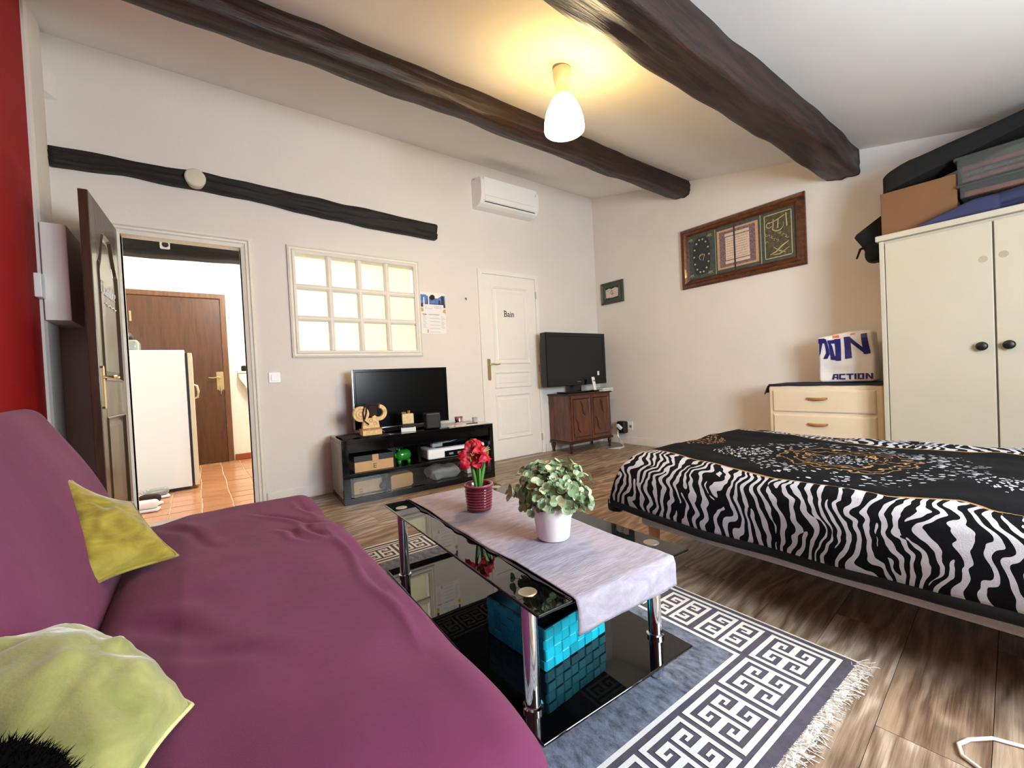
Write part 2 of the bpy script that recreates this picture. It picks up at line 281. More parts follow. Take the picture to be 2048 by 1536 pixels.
# ------------------------------------------------------------------ mesh helpers
IDM = Matrix.Identity(4)
def Rz(a): return Matrix.Rotation(math.radians(a), 4, 'Z')
def T(x, y, z): return Matrix.Translation((x, y, z))
BACK = lambda y: Matrix(((1, 0, 0, 0), (0, 0, -1, y), (0, 1, 0, 0), (0, 0, 0, 1)))      # drawing plane on a wall facing -y
RIGHT = lambda x: Matrix(((0, 0, -1, x), (-1, 0, 0, 0), (0, 1, 0, 0), (0, 0, 0, 1)))    # on a wall facing -x (u = -y)
FACEX = lambda x: Matrix(((0, 0, 1, x), (1, 0, 0, 0), (0, 1, 0, 0), (0, 0, 0, 1)))      # facing +x (u = y)
class MB:
    def __init__(self, M=IDM): self.v = []; self.f = []; self.mi = []; self.M = M; self.cur = 0; self.uv = None
    def add(self, vs, fs):
        k = len(self.v); self.v += [self.M @ Vector(p) for p in vs]
        for f in fs: self.f.append(tuple(k+i for i in f)); self.mi.append(self.cur)
        return self
    def box(self, x0, x1, y0, y1, z0, z1):
        v = [(x0, y0, z0), (x1, y0, z0), (x1, y1, z0), (x0, y1, z0), (x0, y0, z1), (x1, y0, z1), (x1, y1, z1), (x0, y1, z1)]
        return self.add(v, [(3, 2, 1, 0), (4, 5, 6, 7), (0, 1, 5, 4), (1, 2, 6, 5), (2, 3, 7, 6), (3, 0, 4, 7)])
    def prism(self, poly, z0, z1):
        n = len(poly); v = [(x, y, z0) for x, y in poly]+[(x, y, z1) for x, y in poly]
        a = sum(poly[i][0]*poly[(i+1) % n][1]-poly[(i+1) % n][0]*poly[i][1] for i in range(n))
        fs = [tuple(range(n))[::-1], tuple(range(n, 2*n))]+[(i, (i+1) % n, n+(i+1) % n, n+i) for i in range(n)]
        if a < 0: fs = [f[::-1] for f in fs]
        return self.add(v, fs)
    def quad(self, a, b, c, d): return self.add([a, b, c, d], [(0, 1, 2, 3)])
    def rect(self, x0, y0, x1, y1, z): return self.quad((x0, y0, z), (x1, y0, z), (x1, y1, z), (x0, y1, z))
    def loft(self, x0, y0, x1, y1, prof, cap=True):   # concentric rectangles: (inset, height)
        vs = []; fs = []
        for d, h in prof: vs += [(x0+d, y0+d, h), (x1-d, y0+d, h), (x1-d, y1-d, h), (x0+d, y1-d, h)]
        for i in range(len(prof)-1):
            for j in range(4): a, b = 4*i+j, 4*i+(j+1) % 4; fs.append((a, b, b+4, a+4))
        if cap: k = 4*(len(prof)-1); fs.append((k, k+1, k+2, k+3))
        return self.add(vs, fs)
    def lathe(self, prof, c=(0, 0, 0), n=24, cap=True):   # profile of (radius, z)
        vs = []; fs = []
        for r, z in prof:
            for i in range(n): a = 2*math.pi*i/n; vs.append((c[0]+r*math.cos(a), c[1]+r*math.sin(a), c[2]+z))
        for j in range(len(prof)-1):
            for i in range(n): a, b = j*n+i, j*n+(i+1) % n; fs.append((a, b, b+n, a+n))
        if cap: fs.append(tuple(range(n))[::-1]); fs.append(tuple(range((len(prof)-1)*n, len(prof)*n)))
        return self.add(vs, fs)
    def tube(self, pts, r, n=6):
        pts = [Vector(p) for p in pts]; rs = r if isinstance(r, (list, tuple)) else [r]*len(pts); vs = []; fs = []
        up = Vector((0.13, 0.21, 0.97))
        for i, p in enumerate(pts):
            d = (pts[min(i+1, len(pts)-1)]-pts[max(i-1, 0)]).normalized()
            a = d.cross(up); a = a.normalized() if a.length > 1e-4 else Vector((1, 0, 0)); b = d.cross(a)
            for k in range(n): t = 2*math.pi*k/n; vs.append(p+(a*math.cos(t)+b*math.sin(t))*rs[i])
        for i in range(len(pts)-1):
            for k in range(n): a0, b0 = i*n+k, i*n+(k+1) % n; fs.append((a0, a0+n, b0+n, b0))
        fs.append(tuple(range(n))); fs.append(tuple(range((len(pts)-1)*n, len(pts)*n))[::-1])
        return self.add(vs, fs)
    def grid(self, fn, nu, nv, wrap=False):
        vs = [fn(i/(nu if wrap else nu-1), j/(nv-1)) for j in range(nv) for i in range(nu)]; fs = []
        for j in range(nv-1):
            for i in range(nu if wrap else nu-1):
                a, b = j*nu+i, j*nu+(i+1) % nu; fs.append((a, b, b+nu, a+nu))
        return self.add(vs, fs)
    def rbox(self, c, s, r, n=8, fn=None):   # rounded box, optionally deformed
        hx, hy, hz = s[0]/2, s[1]/2, s[2]/2; nn = n if isinstance(n, tuple) else (n, n, n)
        def ax(h, m):   # denser towards the rounding
            inner = [-(h-r)+2*(h-r)*i/m for i in range(m+1)]; e = [math.sin(math.radians(a)) for a in (22.5, 45, 67.5, 90)]
            return [-(h-r)-r*math.tan(math.radians(a)) for a in (45, 30, 15)]+inner+[(h-r)+r*math.tan(math.radians(a)) for a in (15, 30, 45)]
        A = [ax(hx, nn[0]), ax(hy, nn[1]), ax(hz, nn[2])]; H = (hx, hy, hz); idx = {}; vs = []; fs = []
        def vid(key):
            if key in idx: return idx[key]
            p = [A[0][key[0]], A[1][key[1]], A[2][key[2]]]
            q = [max(-(H[k]-r), min(H[k]-r, p[k])) for k in range(3)]
            d = Vector([p[k]-q[k] for k in range(3)]); d = d.normalized()*r if d.length > 1e-9 else d
            w = Vector(q)+d+Vector(c)
            if fn: w = Vector(fn(w))
            idx[key] = len(vs); vs.append(tuple(w)); return idx[key]
        N = [len(a)-1 for a in A]
        for k in range(3):
            i, j = (k+1) % 3, (k+2) % 3
            for side in (0, N[k]):
                for a in range(N[i]):
                    for b in range(N[j]):
                        q = []
                        for da, db in ((0, 0), (1, 0), (1, 1), (0, 1)):
                            key = [0, 0, 0]; key[k] = side; key[i] = a+da; key[j] = b+db; q.append(vid(tuple(key)))
                        fs.append(tuple(q) if side else tuple(q[::-1]))
        return self.add(vs, fs)
    def build(self, name, mats, parent=None, smooth=False, bevel=0.0, kind=None, sub=0):
        mats = mats if isinstance(mats, (list, tuple)) else [mats]
        off = Vector((0, 0, 0))
        if parent is None and self.v:
            xs = [p.x for p in self.v]; ys = [p.y for p in self.v]; zs = [p.z for p in self.v]
            off = Vector(((min(xs)+max(xs))/2, (min(ys)+max(ys))/2, min(zs)))
        me = bpy.data.meshes.new(name); me.from_pydata([tuple(p-off) for p in self.v], [], self.f)
        for m in mats: me.materials.append(M[m] if isinstance(m, str) else m)
        me.polygons.foreach_set('material_index', self.mi)
        if smooth: me.polygons.foreach_set('use_smooth', [True]*len(me.polygons))
        if self.uv:
            uvl = me.uv_layers.new(name='UVMap')
            for l in me.loops: uvl.data[l.index].uv = self.uv[l.vertex_index]
        me.update(); o = bpy.data.objects.new(name, me); COL.objects.link(o); o.location = off
        if parent: adopt(o, parent)
        if bevel:
            b = o.modifiers.new('bevel', 'BEVEL'); b.width = bevel; b.segments = 2; b.limit_method = 'ANGLE'; b.angle_limit = math.radians(40)
        if sub: s = o.modifiers.new('subdiv', 'SUBSURF'); s.levels = sub; s.render_levels = sub
        if kind: o['kind'] = kind
        return o
WLOC = {}
def adopt(o, parent):
    o.parent = parent; w = WLOC.get(parent.name)
    if w is None: w = Matrix.Translation(parent.location) if parent.parent is None else IDM
    o.matrix_parent_inverse = w.inverted(); WLOC[o.name] = IDM.copy()
def tag(o, label, cat, group=None):
    o['label'] = label; o['category'] = cat
    if group: o['group'] = group
    return o
def thing(name, label, cat, loc, group=None):
    o = bpy.data.objects.new(name, None); COL.objects.link(o); o.location = loc; o.empty_display_size = 0.05
    WLOC[o.name] = Matrix.Translation(loc); return tag(o, label, cat, group)
def struct(o): o['kind'] = 'structure'; return o
def text_into(mb, s, size, x, y, z0, depth, align='LEFT', shear=0.0, bold=0.0, sx=1.0):
    cu = bpy.data.curves.new('lettering', 'FONT'); cu.body = s; cu.size = size; cu.extrude = depth/2; cu.align_x = align; cu.shear = shear; cu.offset = bold; cu.resolution_u = 3
    o = bpy.data.objects.new('lettering', cu); COL.objects.link(o); bpy.context.view_layer.update()
    me = bpy.data.meshes.new_from_object(o.evaluated_get(bpy.context.evaluated_depsgraph_get()))
    mb.add([(v.co.x*sx+x, v.co.y+y, v.co.z+z0+depth/2) for v in me.vertices], [tuple(p.vertices) for p in me.polygons])
    bpy.data.objects.remove(o); bpy.data.curves.remove(cu); bpy.data.meshes.remove(me)
def ribbon(mb, pts, w, z, depth=0.0008):   # a flat brush stroke
    P = [Vector((p[0], p[1])) for p in pts]; L = []; R = []; ws = w if isinstance(w, (list, tuple)) else [w]*len(P)
    for i, p in enumerate(P):
        d = (P[min(i+1, len(P)-1)]-P[max(i-1, 0)]).normalized(); nrm = Vector((-d.y, d.x))*ws[i]/2; L.append(p+nrm); R.append(p-nrm)
    for i in range(len(P)-1):
        mb.prism([tuple(R[i]), tuple(R[i+1]), tuple(L[i+1]), tuple(L[i])], z, z+depth)
def wob(p, s, a, seed=0.0): return noise.noise(Vector(p)*s+Vector((seed, seed*1.7, seed*0.3)))*a
def arc(cx, cy, r, a0, a1, n=12, ry=None):
    return [(cx+r*math.cos(math.radians(a0+(a1-a0)*i/(n-1))), cy+(ry or r)*math.sin(math.radians(a0+(a1-a0)*i/(n-1)))) for i in range(n)]
# ------------------------------------------------------------------ the room shell
XL, XR, YB = -0.68, 4.30, 3.84
HB = 6.65                                     # far wall of the hallway
CZ = lambda y: 3.205+0.225*(y-3.84)           # the sloping ceiling
def wall_rects(mb, u0, u1, w0, w1, holes, d0, d1):
    us = sorted({u0, u1, *[h[0] for h in holes], *[h[1] for h in holes]}); ws = sorted({w0, w1, *[h[2] for h in holes], *[h[3] for h in holes]})
    for a, b in zip(us, us[1:]):
        for c, d in zip(ws, ws[1:]):
            if any(h[0]-1e-6 <= a and b <= h[1]+1e-6 and h[2]-1e-6 <= c and d <= h[3]+1e-6 for h in holes): continue
            mb.box(a, b, c, d, d0, d1)
DX0, DX1, DZ = -0.39, 0.335, 2.025             # doorway to the hall
IX0, IX1, IZ0, IZ1 = 0.685, 1.72, 1.205, 2.02  # internal window
mb = MB(BACK(YB)); wall_rects(mb, XL-0.12, XR+0.12, 0, 3.32, [(DX0, DX1, 0, DZ), (IX0, IX1, IZ0, IZ1)], -0.12, 0)
wall_back = struct(mb.build('wall_back', 'wall'))
mb = MB(); mb.box(XR, XR+0.12, YF-0.3, YB, 0, 3.3); wall_right = struct(mb.build('wall_right', 'wall'))
# left wall: red paint, then a white return with a softly rounded corner near the doorway
mb = MB(); mb.box(XL-0.12, XL, YF-0.3, 3.44, 0, 3.3); wall_left = struct(mb.build('wall_left', 'wall_red'))
mb = MB(); P = [(XL-0.12, 3.44), (XL+0.012, 3.44), (XL+0.02, 3.47), (XL+0.02, 3.70), (XL+0.012, 3.78), (XL, YB), (XL-0.12, YB)]
mb.prism(P, 0, 3.18); mb.build('plaster_return', 'wall', parent=wall_left)
mb = MB(Matrix(((1, 0, 0, 0), (0, 0, 1, YF-0.3), (0, 1, 0, 0), (0, 0, 0, 1))))
wall_rects(mb, XL-0.12, XR+0.12, 0, 2.6, [(WX0, WX1, WZ0, WZ1)], 0, 0.3); wall_front = struct(mb.build('wall_front', 'wall'))
mb = MB()
y0, y1 = YF-0.3, YB+0.12
mb.add([(XL-0.12, y0, CZ(y0)), (XR+0.12, y0, CZ(y0)), (XR+0.12, y1, CZ(y1)), (XL-0.12, y1, CZ(y1)), (XL-0.12, y0, CZ(y0)+0.15), (XR+0.12, y0, CZ(y0)+0.15), (XR+0.12, y1, CZ(y1)+0.15), (XL-0.12, y1, CZ(y1)+0.15)],
       [(3, 2, 1, 0), (4, 5, 6, 7), (0, 1, 5, 4), (1, 2, 6, 5), (2, 3, 7, 6), (3, 0, 4, 7)])
ceiling = struct(mb.build('ceiling', 'ceil'))
# window in the wall behind the camera (frame and glazing bars; the daylight comes through it)
mb = MB(Matrix(((1, 0, 0, 0), (0, 0, 1, YF-0.12), (0, 1, 0, 0), (0, 0, 0, 1))))
for a, b in ((WX0, WX0+0.05), (WX1-0.05, WX1), ((WX0+WX1)/2-0.035, (WX0+WX1)/2+0.035)): mb.box(a, b, WZ0, WZ1, 0, 0.05)
for a, b in ((WZ0, WZ0+0.06), (WZ1-0.06, WZ1)): mb.box(WX0, WX1, a, b, 0.002, 0.048)
struct(mb.build('window_2', 'white', bevel=0.004))
# floor: slab, then every laminate board
mb = MB(); mb.box(XL-0.12, XR+0.12, YF-0.3, YB+0.0, -0.06, -0.008); floor = struct(mb.build('floor', 'darkcloth'))
def clip(poly, x0, x1, ya, yb):
    for ax, lim, sg in ((0, x0, 1), (0, x1, -1), (1, ya, 1), (1, yb, -1)):
        out = []
        for i, p in enumerate(poly):
            q = poly[(i+1) % len(poly)]; dp, dq = sg*(p[ax]-lim), sg*(q[ax]-lim)
            if dp >= 0: out.append(p)
            if (dp >= 0) != (dq >= 0): t = dp/(dp-dq); out.append((p[0]+t*(q[0]-p[0]), p[1]+t*(q[1]-p[1])))
        poly = out
        if len(poly) < 3: return []
    return poly
ang = math.radians(3.6); ca, sa = math.cos(ang), math.sin(ang); PW, PL = 0.192, 1.285
for r in range(-8, 25):
    offs = random.uniform(0, PL)
    for k in range(-3, 6):
        u0 = k*PL+offs+0.0008; u1 = u0+PL-0.0016; w0 = r*PW+0.05; w1 = w0+PW-0.0014
        poly = clip([(u*ca-w*sa, u*sa+w*ca) for u, w in ((u0, w0), (u1, w0), (u1, w1), (u0, w1))], XL, XR, YF, YB)
        if not poly: continue
        cx, cy = (u0+u1)/2*ca-(w0+w1)/2*sa, (u0+u1)/2*sa+(w0+w1)/2*ca
        mb = MB(Matrix.Rotation(-ang, 4, 'Z') @ T(-cx, -cy, 0)); mb.prism(poly, -0.008, 0.0)
        o = mb.build('plank', 'plank', parent=floor); o.matrix_parent_inverse = Matrix.Translation(floor.location).inverted(); o.location = (cx, cy, 0); o.rotation_euler = (0, 0, ang)
# hallway behind the back wall
HX0, HX1 = -0.95, 2.45
mb = MB(); mb.box(HX0-0.1, HX1+0.1, HB, HB+0.1, 0, 2.95); wall_hall_back = struct(mb.build('wall_hall_back', 'hallwall'))
mb = MB(); mb.box(HX0-0.1, HX0, YB+0.12, HB, 0, 2.95); struct(mb.build('wall_hall_left', 'hallwall'))
mb = MB(); mb.box(HX1, HX1+0.1, YB+0.12, HB, 0, 2.95); struct(mb.build('wall_hall_right', 'hallwall'))
mb = MB(); mb.box(HX0-0.1, HX1+0.1, YB+0.12, HB+0.1, 2.95, 3.02); struct(mb.build('ceiling_hall', 'hallwall'))
mb = MB(); mb.box(HX0-0.1, HX1+0.1, YB, HB+0.1, -0.06, -0.006); floor2 = struct(mb.build('floor_hall', 'grout'))
ts = 0.205
for i in range(-5, 7):
    for j in range(0, 14):
        x, y = -0.02+i*ts+0.04*math.sin(j*1.3)*0.1, YB+0.10+j*ts
        if x+ts > HX1 or y+ts > HB: continue
        e = 0.005; mb = MB(T(-x, -y, 0)); mb.box(x+e+random.uniform(-.001, .001), x+ts-e, y+e, y+ts-e, -0.006, random.uniform(-0.001, 0.002))
        o = mb.build('tile', 'terra', parent=floor2, bevel=0.002); o.location = (x, y, 0)
mb = MB(); mb.box(DX0+0.005, DX1-0.005, YB-0.03, YB+0.06, -0.004, 0.012); struct(mb.build('trim_4', 'steel', bevel=0.004))
# terracotta skirting in the hall
mb = MB(); mb.box(0.352, 1.6, HB-0.015, HB, 0, 0.075); struct(mb.build('baseboard_hall', 'redskirt', bevel=0.004))
# door casing of the hall doorway (moulded), with its jamb lining
def casing(mb, x0, x1, z1, w, prof):
    # three mitred strips around an opening, drawn on BACK(YB): prof = [(offset outwards, height)]
    for i in range(len(prof)-1):
        (a, h), (b, g) = prof[i], prof[i+1]
        A = [(x0-a, 0, h), (x0-a, z1+a, h), (x1+a, z1+a, h), (x1+a, 0, h)]; B = [(x0-b, 0, g), (x0-b, z1+b, g), (x1+b, z1+b, g), (x1+b, 0, g)]
        for j in range(3): mb.add([A[j], A[j+1], B[j+1], B[j]], [(0, 1, 2, 3)])
mb = MB(BACK(YB)); casing(mb, DX0, DX1, DZ, .06, [(-0.02, -0.1), (-0.02, 0.004), (0.004, 0.012), (0.010, 0.02), (0.016, 0.012), (0.026, 0.014), (0.032, 0.024), (0.04, 0.016), (0.052, 0.016), (0.058, 0.0)])
mb.box(DX0-0.02+0.0, DX0+0.02, 0, DZ, -0.119, -0.001); mb.box(DX1-0.02, DX1+0.02, 0, DZ, -0.119, -0.001); mb.box(DX0, DX1, DZ-0.005, DZ+0.02, -0.119, -0.001)
struct(mb.build('trim_1', 'whitewood'))
# skirting boards
mb = MB(); mb.box(DX1+0.062, 2.44, YB-0.014, YB, 0.0, 0.095); struct(mb.build('baseboard_back', 'whitewood', bevel=0.005))
mb = MB(); mb.box(3.30, XR, YB-0.014, YB, 0.0, 0.095); struct(mb.build('baseboard_back', 'whitewood', bevel=0.005))
mb = MB(); mb.box(XR-0.014, XR, YF, YB-0.014, 0.0, 0.095); struct(mb.build('baseboard_right', 'whitewood', bevel=0.005))
# internal window: moulded casing, glazing bars, twelve frosted panes
mb = MB(BACK(YB)); X0, X1, Z0, Z1 = 0.632, 1.778, 1.155, 2.075
def lofthole(mb, x0, y0, x1, y1, prof): mb.loft(x0, y0, x1, y1, prof, cap=False)
lofthole(mb, X0, Z0, X1, Z1, [(0, 0.0), (0, 0.018), (0.012, 0.024), (0.018, 0.016), (0.03, 0.016), (0.036, 0.026), (0.046, 0.02), (0.058, 0.014), (0.062, -0.06)])
win = struct(mb.build('window_1', 'whitewood'))
xs = [0.700, 0.951, 1.204, 1.455, 1.706]; zs = [1.222, 1.482, 1.742, 2.000]
for i in (1, 2, 3):
    mb = MB(BACK(YB))
    prof = [(-0.022, -0.03), (0.022, -0.03), (0.022, 0.004), (0.008, 0.014), (-0.008, 0.014), (-0.022, 0.004)]
    n = len(prof); vs = [(xs[i]+a, Z0+0.06, h) for a, h in prof]+[(xs[i]+a, Z1-0.06, h) for a, h in prof]
    mb.add(vs, [(k, k+n, (k+1) % n+n, (k+1) % n) for k in range(n)]); mb.build('glazing_bar', 'whitewood', parent=win)
for i in (1, 2):
    mb = MB(BACK(YB)); prof = [(-0.022, -0.03), (0.022, -0.03), (0.022, 0.004), (0.008, 0.013), (-0.008, 0.013), (-0.022, 0.004)]
    n = len(prof); vs = [(X0+0.06, zs[i]+a, h) for a, h in prof]+[(X1-0.06, zs[i]+a, h) for a, h in prof]
    mb.add(vs, [(k, (k+1) % n, (k+1) % n+n, k+n) for k in range(n)]); mb.build('glazing_bar', 'whitewood', parent=win)
for i in range(4):
    for j in range(3):
        mb = MB(BACK(YB)); mb.box(xs[i]+0.004, xs[i+1]-0.004, zs[j]+0.004, zs[j+1]-0.004, -0.026, -0.022); mb.build('pane', 'frost', parent=win)

# ------------------------------------------------------------------ doors
def door_panel(mb, x0, y0, x1, y1, h): mb.loft(x0, y0, x1, y1, [(-0.012, h), (0.0, h+0.011), (0.008, h+0.009), (0.018, h-0.004), (0.03, h-0.005), (0.05, h+0.004)])
def lever(mb, x, y, h, side, z0=0.0):
    mb.prism([(x-0.02, y-0.16), (x-0.012, y-0.172), (x+0.012, y-0.172), (x+0.02, y-0.16), (x+0.02, y+0.05), (x+0.012, y+0.062), (x-0.012, y+0.062), (x-0.02, y+0.05)], z0, z0+0.008)
    mb.tube([(x, y, z0+0.006), (x, y, z0+0.045), (x+side*0.03, y+0.004, z0+0.05), (x+side*0.075, y-0.004, z0+0.05), (x+side*0.12, y+0.002, z0+0.048)], [0.009, 0.009, 0.008, 0.007, 0.006], 8)
# bathroom door
mb = MB(BACK(YB)); x0, x1, z1 = 2.502, 3.232, 2.036
mb.box(x0, x1, 0.008, z1, 0.002, 0.012)
door_panel(mb, 2.62, 1.065, 3.105, 1.90, 0.012); door_panel(mb, 2.612, 0.80, 3.10, 0.965, 0.012); door_panel(mb, 2.615, 0.235, 3.09, 0.715, 0.012)
door1 = struct(mb.build('door_1', 'white'))
mb = MB(BACK(YB)); casing(mb, x0, x1, z1, 0.05, [(0.003, 0.0), (0.003, 0.016), (0.03, 0.018), (0.05, 0.016), (0.054, 0.0)]); mb.build('door_frame', 'white', parent=door1)
mb = MB(BACK(YB)); lever(mb, 2.535, 1.056, 0, 1, 0.012); mb.build('handle', 'brass', parent=door1, smooth=False)
for z in (1.85, 1.0, 0.19):
    mb = MB(); mb.lathe([(0.008, z-0.04), (0.008, z+0.04)], (3.238, YB-0.018, 0), 8); mb.build('hinge', 'steel', parent=door1)
mb = MB(BACK(YB)); text_into(mb, 'Bain', 0.092, 2.766, 1.583, 0.0145, 0.002, bold=0.0008, sx=0.92)
for px, py, w in ((2.768, 1.583, 0.03), (2.768, 1.646, 0.024), (2.866, 1.583, 0.022)): mb.box(px-0.004, px-0.004+w, py, py+0.005, 0.0145, 0.0165)
mb.build('lettering', 'ink', parent=door1)
# the open dark hall door, swung back against the left
hinge = Vector((-0.382, 3.815)); free = Vector((-0.418, 3.14)); dv = (free-hinge); L = dv.length; dv.normalize(); nv = Vector((-dv.y, dv.x))   # nv points to +x
DM = Matrix(((-dv.x, 0, nv.x, free.x), (-dv.y, 0, nv.y, free.y), (0, 1, 0, 0), (0, 0, 0, 1)))     # u from free edge to hinge, v up, w to +x
mb = MB(DM); st, H = 0.105, 2.02
z0 = 0.012
mb.box(0, st, z0, H, -0.04, 0); mb.box(L-st, L, z0, H, -0.04, 0); mb.box(st, L-st, z0, 0.2, -0.04, 0); mb.box(st, L-st, 0.80, 1.0, -0.04, 0)
top = [(st, H), (L-st, H)]+[(L-st-(L-2*st)*t/16, 1.67+0.20*(0.5-0.5*math.cos(math.pi*min(1, max(0, (0.5-abs(t/16-0.5))/0.36))))) for t in range(17)]
for k in range(16):
    a, b = top[2+k], top[3+k]; mb.prism([a, (a[0], H), (b[0], H), b], -0.04, 0)
mb.box(st, L-st, 0.2, 1.9, -0.028, -0.013)
door2 = struct(mb.build('door_2', 'doorwood', bevel=0.003))
mb = MB(DM); mb.loft(st, 0.2, L-st, 0.80, [(0, 0), (0.008, 0.006), (0.022, -0.008), (0.034, -0.012), (0.06, -0.004), (0.062, -0.004)])
mb.build('lower_panel', 'doorwood', parent=door2)
mb = MB(DM)
rim = [(st, 1.0), (L-st, 1.0)]+top[2:]
def inset(poly, d):
    out = []
    n = len(poly)
    for i in range(n):
        p, a, b = Vector(poly[i]), Vector(poly[i-1]), Vector(poly[(i+1) % n]); e1 = (p-a).normalized(); e2 = (b-p).normalized()
        nn = (Vector((-e1.y, e1.x))+Vector((-e2.y, e2.x))); nn = nn.normalized()/max(0.5, nn.length/2); q = p+nn*d; out.append((q.x, q.y))
    return out
lv = [(rim, 0.0), (inset(rim, 0.008), 0.007), (inset(rim, 0.022), -0.008), (inset(rim, 0.034), -0.012), (inset(rim, 0.06), -0.004)]
n = len(rim); vs = [(x, y, h) for poly, h in lv for x, y in poly]
mb.add(vs, [(k*n+i, k*n+(i+1) % n, (k+1)*n+(i+1) % n, (k+1)*n+i) for k in range(4) for i in range(n)]+[tuple(range(4*n, 5*n))]); mb.build('upper_panel', 'doorwood', parent=door2)
mb = MB(DM); text_into(mb, 'Chambre', 0.125, 0.135, 1.50, -0.002, 0.003, shear=0.4, bold=-0.0035, sx=0.78); mb.build('lettering', 'paper', parent=door2); mb = MB(DM); ribbon(mb, [(0.24+0.03*k, 1.455+0.007*math.sin(k*2.1)) for k in range(10)], 0.006, -0.002, 0.003); mb.build('underline', 'paper', parent=door2)
mb = MB(DM); lever(mb, 0.052, 1.02, 0, 1, 0.0); mb.build('handle', 'brass', parent=door2)
# entrance door at the end of the hall
mb = MB(BACK(HB)); mb.box(-0.62, 0.275, 0.005, 2.09, 0.001, 0.03); door3 = struct(mb.build('door_3', 'entry', bevel=0.003))
mb = MB(BACK(HB)); casing(mb, -0.62, 0.278, 2.095, .06, [(0.0, 0.0), (0.0, 0.035), (0.008, 0.04), (0.055, 0.04), (0.062, 0.032), (0.062, 0.0)]); mb.build('door_frame', 'entryframe', parent=door3)
mb = MB(BACK(HB)); lever(mb, 0.238, 1.085, 0, -1, 0.03); mb.box(0.20, 0.276, 0.93, 1.16, 0.03, 0.034); mb.build('handle', 'brass', parent=door3)
mb = MB(BACK(HB)); mb.tube([(0.238, 0.965, 0.045), (0.238, 0.965, 0.07), (0.24, 0.92, 0.072), (0.236, 0.87, 0.07)], 0.006, 6); mb.build('key', 'steel', parent=door3)
mb = MB(BACK(HB)); mb.box(-0.60, -0.58, 1.78, 1.90, 0.03, 0.045); mb.build('hinge', 'brass', parent=door3)

# ------------------------------------------------------------------ beams
def log_beam(name, x0, x1, cy, wy, hang, label, seed, flat, xend=None):
    def fn(i, j):
        x = x0+(x1-x0)*j; a = 2*math.pi*i; c, s = math.cos(a), math.sin(a)
        q = (abs(c)**flat+abs(s)**flat)**(-1/flat); taper = 1.0
        yc = cy+0.006*math.sin(x*1.7+seed)+wob((x, 0, 0), 1.3, 0.012, seed); h = hang*(1+wob((x, 3, 0), 1.6, 0.10, seed)); w = wy*(1+wob((x, 7, 0), 1.4, 0.08, seed))*taper
        k = 1+wob((x*2.2, c*1.6, s*1.6), 1.7, 0.11, seed); y = yc+c*q*w/2*k
        return (x, y, CZ(cy)-h*0.5+0.012*0+s*q*h*0.62*k+0.225*(y-cy)*0.6)
    mb = MB(); mb.grid(fn, 48, 110, wrap=True); n = 48
    mb.f += [tuple(range(n)), tuple(range(109*n, 110*n))[::-1]]; mb.mi += [0, 0]
    return tag(mb.build(name, 'beam', smooth=True), label, 'beam')
log_beam('ceiling_beam', XL+0.02, XR-0.005, 2.57, 0.235, 0.15, 'slimmer dark log beam crossing the ceiling behind the lit lamp', 2.0, 3.0)
log_beam('ceiling_beam', XL+0.02, XR-0.01, 1.145, 0.24, 0.20, 'thick dark squared beam crossing the ceiling in front of the lamp', 5.0, 9.0)
top_p = [(-0.668, 2.482), (-0.441, 2.487), (-0.109, 2.486), (0.0, 2.494), (0.121, 2.50), (0.611, 2.489), (1.159, 2.477), (1.619, 2.459), (1.972, 2.452)]
bot_p = [(-0.668, 2.366), (-0.348, 2.388), (0.027, 2.38), (0.398, 2.376), (0.904, 2.334), (1.419, 2.312), (1.968, 2.302)]
def lerp_poly(P, x):
    for (a, b), (c, d) in zip(P, P[1:]):
        if a <= x <= c: return b+(d-b)*(x-a)/(c-a)
    return P[-1][1] if x > P[-1][0] else P[0][1]
def lint(i, j):
    x = -0.665+2.63*j; t, b = lerp_poly(top_p, x)+wob((x, 0, 1), 5, 0.008), lerp_poly(bot_p, x)+wob((x, 0, 9), 5, 0.008)
    a = 2*math.pi*i; c, s = math.cos(a), math.sin(a); q = (c**4+s**4)**(-0.25)
    return (x, YB+0.02-0.052*(1+c*q)/1.0*(1+wob((x, s, 2), 3, 0.3)), (t+b)/2+s*q*(t-b)/2)
mb = MB(); mb.grid(lint, 28, 90, wrap=True); mb.f += [tuple(range(28))[::-1], tuple(range(89*28, 90*28))]; mb.mi += [0, 0]
tag(mb.build('wall_beam', 'lintel', smooth=True), 'dark wavy timber set in the white wall above doorway and window', 'beam')
def hb(i, j):
    x = -0.94+1.55*j; a = 2*math.pi*i; c, s = math.cos(a), math.sin(a); q = (c**6+s**6)**(-1/6)
    b = 2.006+wob((x, 0, 4), 3.5, 0.02)+0.012*math.sin(x*4); return (x, 4.36+c*q*0.11, (b+2.3)/2+s*q*(2.3-b)/2)
mb = MB(); mb.grid(hb, 24, 60, wrap=True); mb.f += [tuple(range(24)), tuple(range(59*24, 60*24))[::-1]]; mb.mi += [0, 0]
tag(mb.build('hall_beam', 'lintel', smooth=True), 'dark rough beam over the hall seen through the open doorway', 'beam')
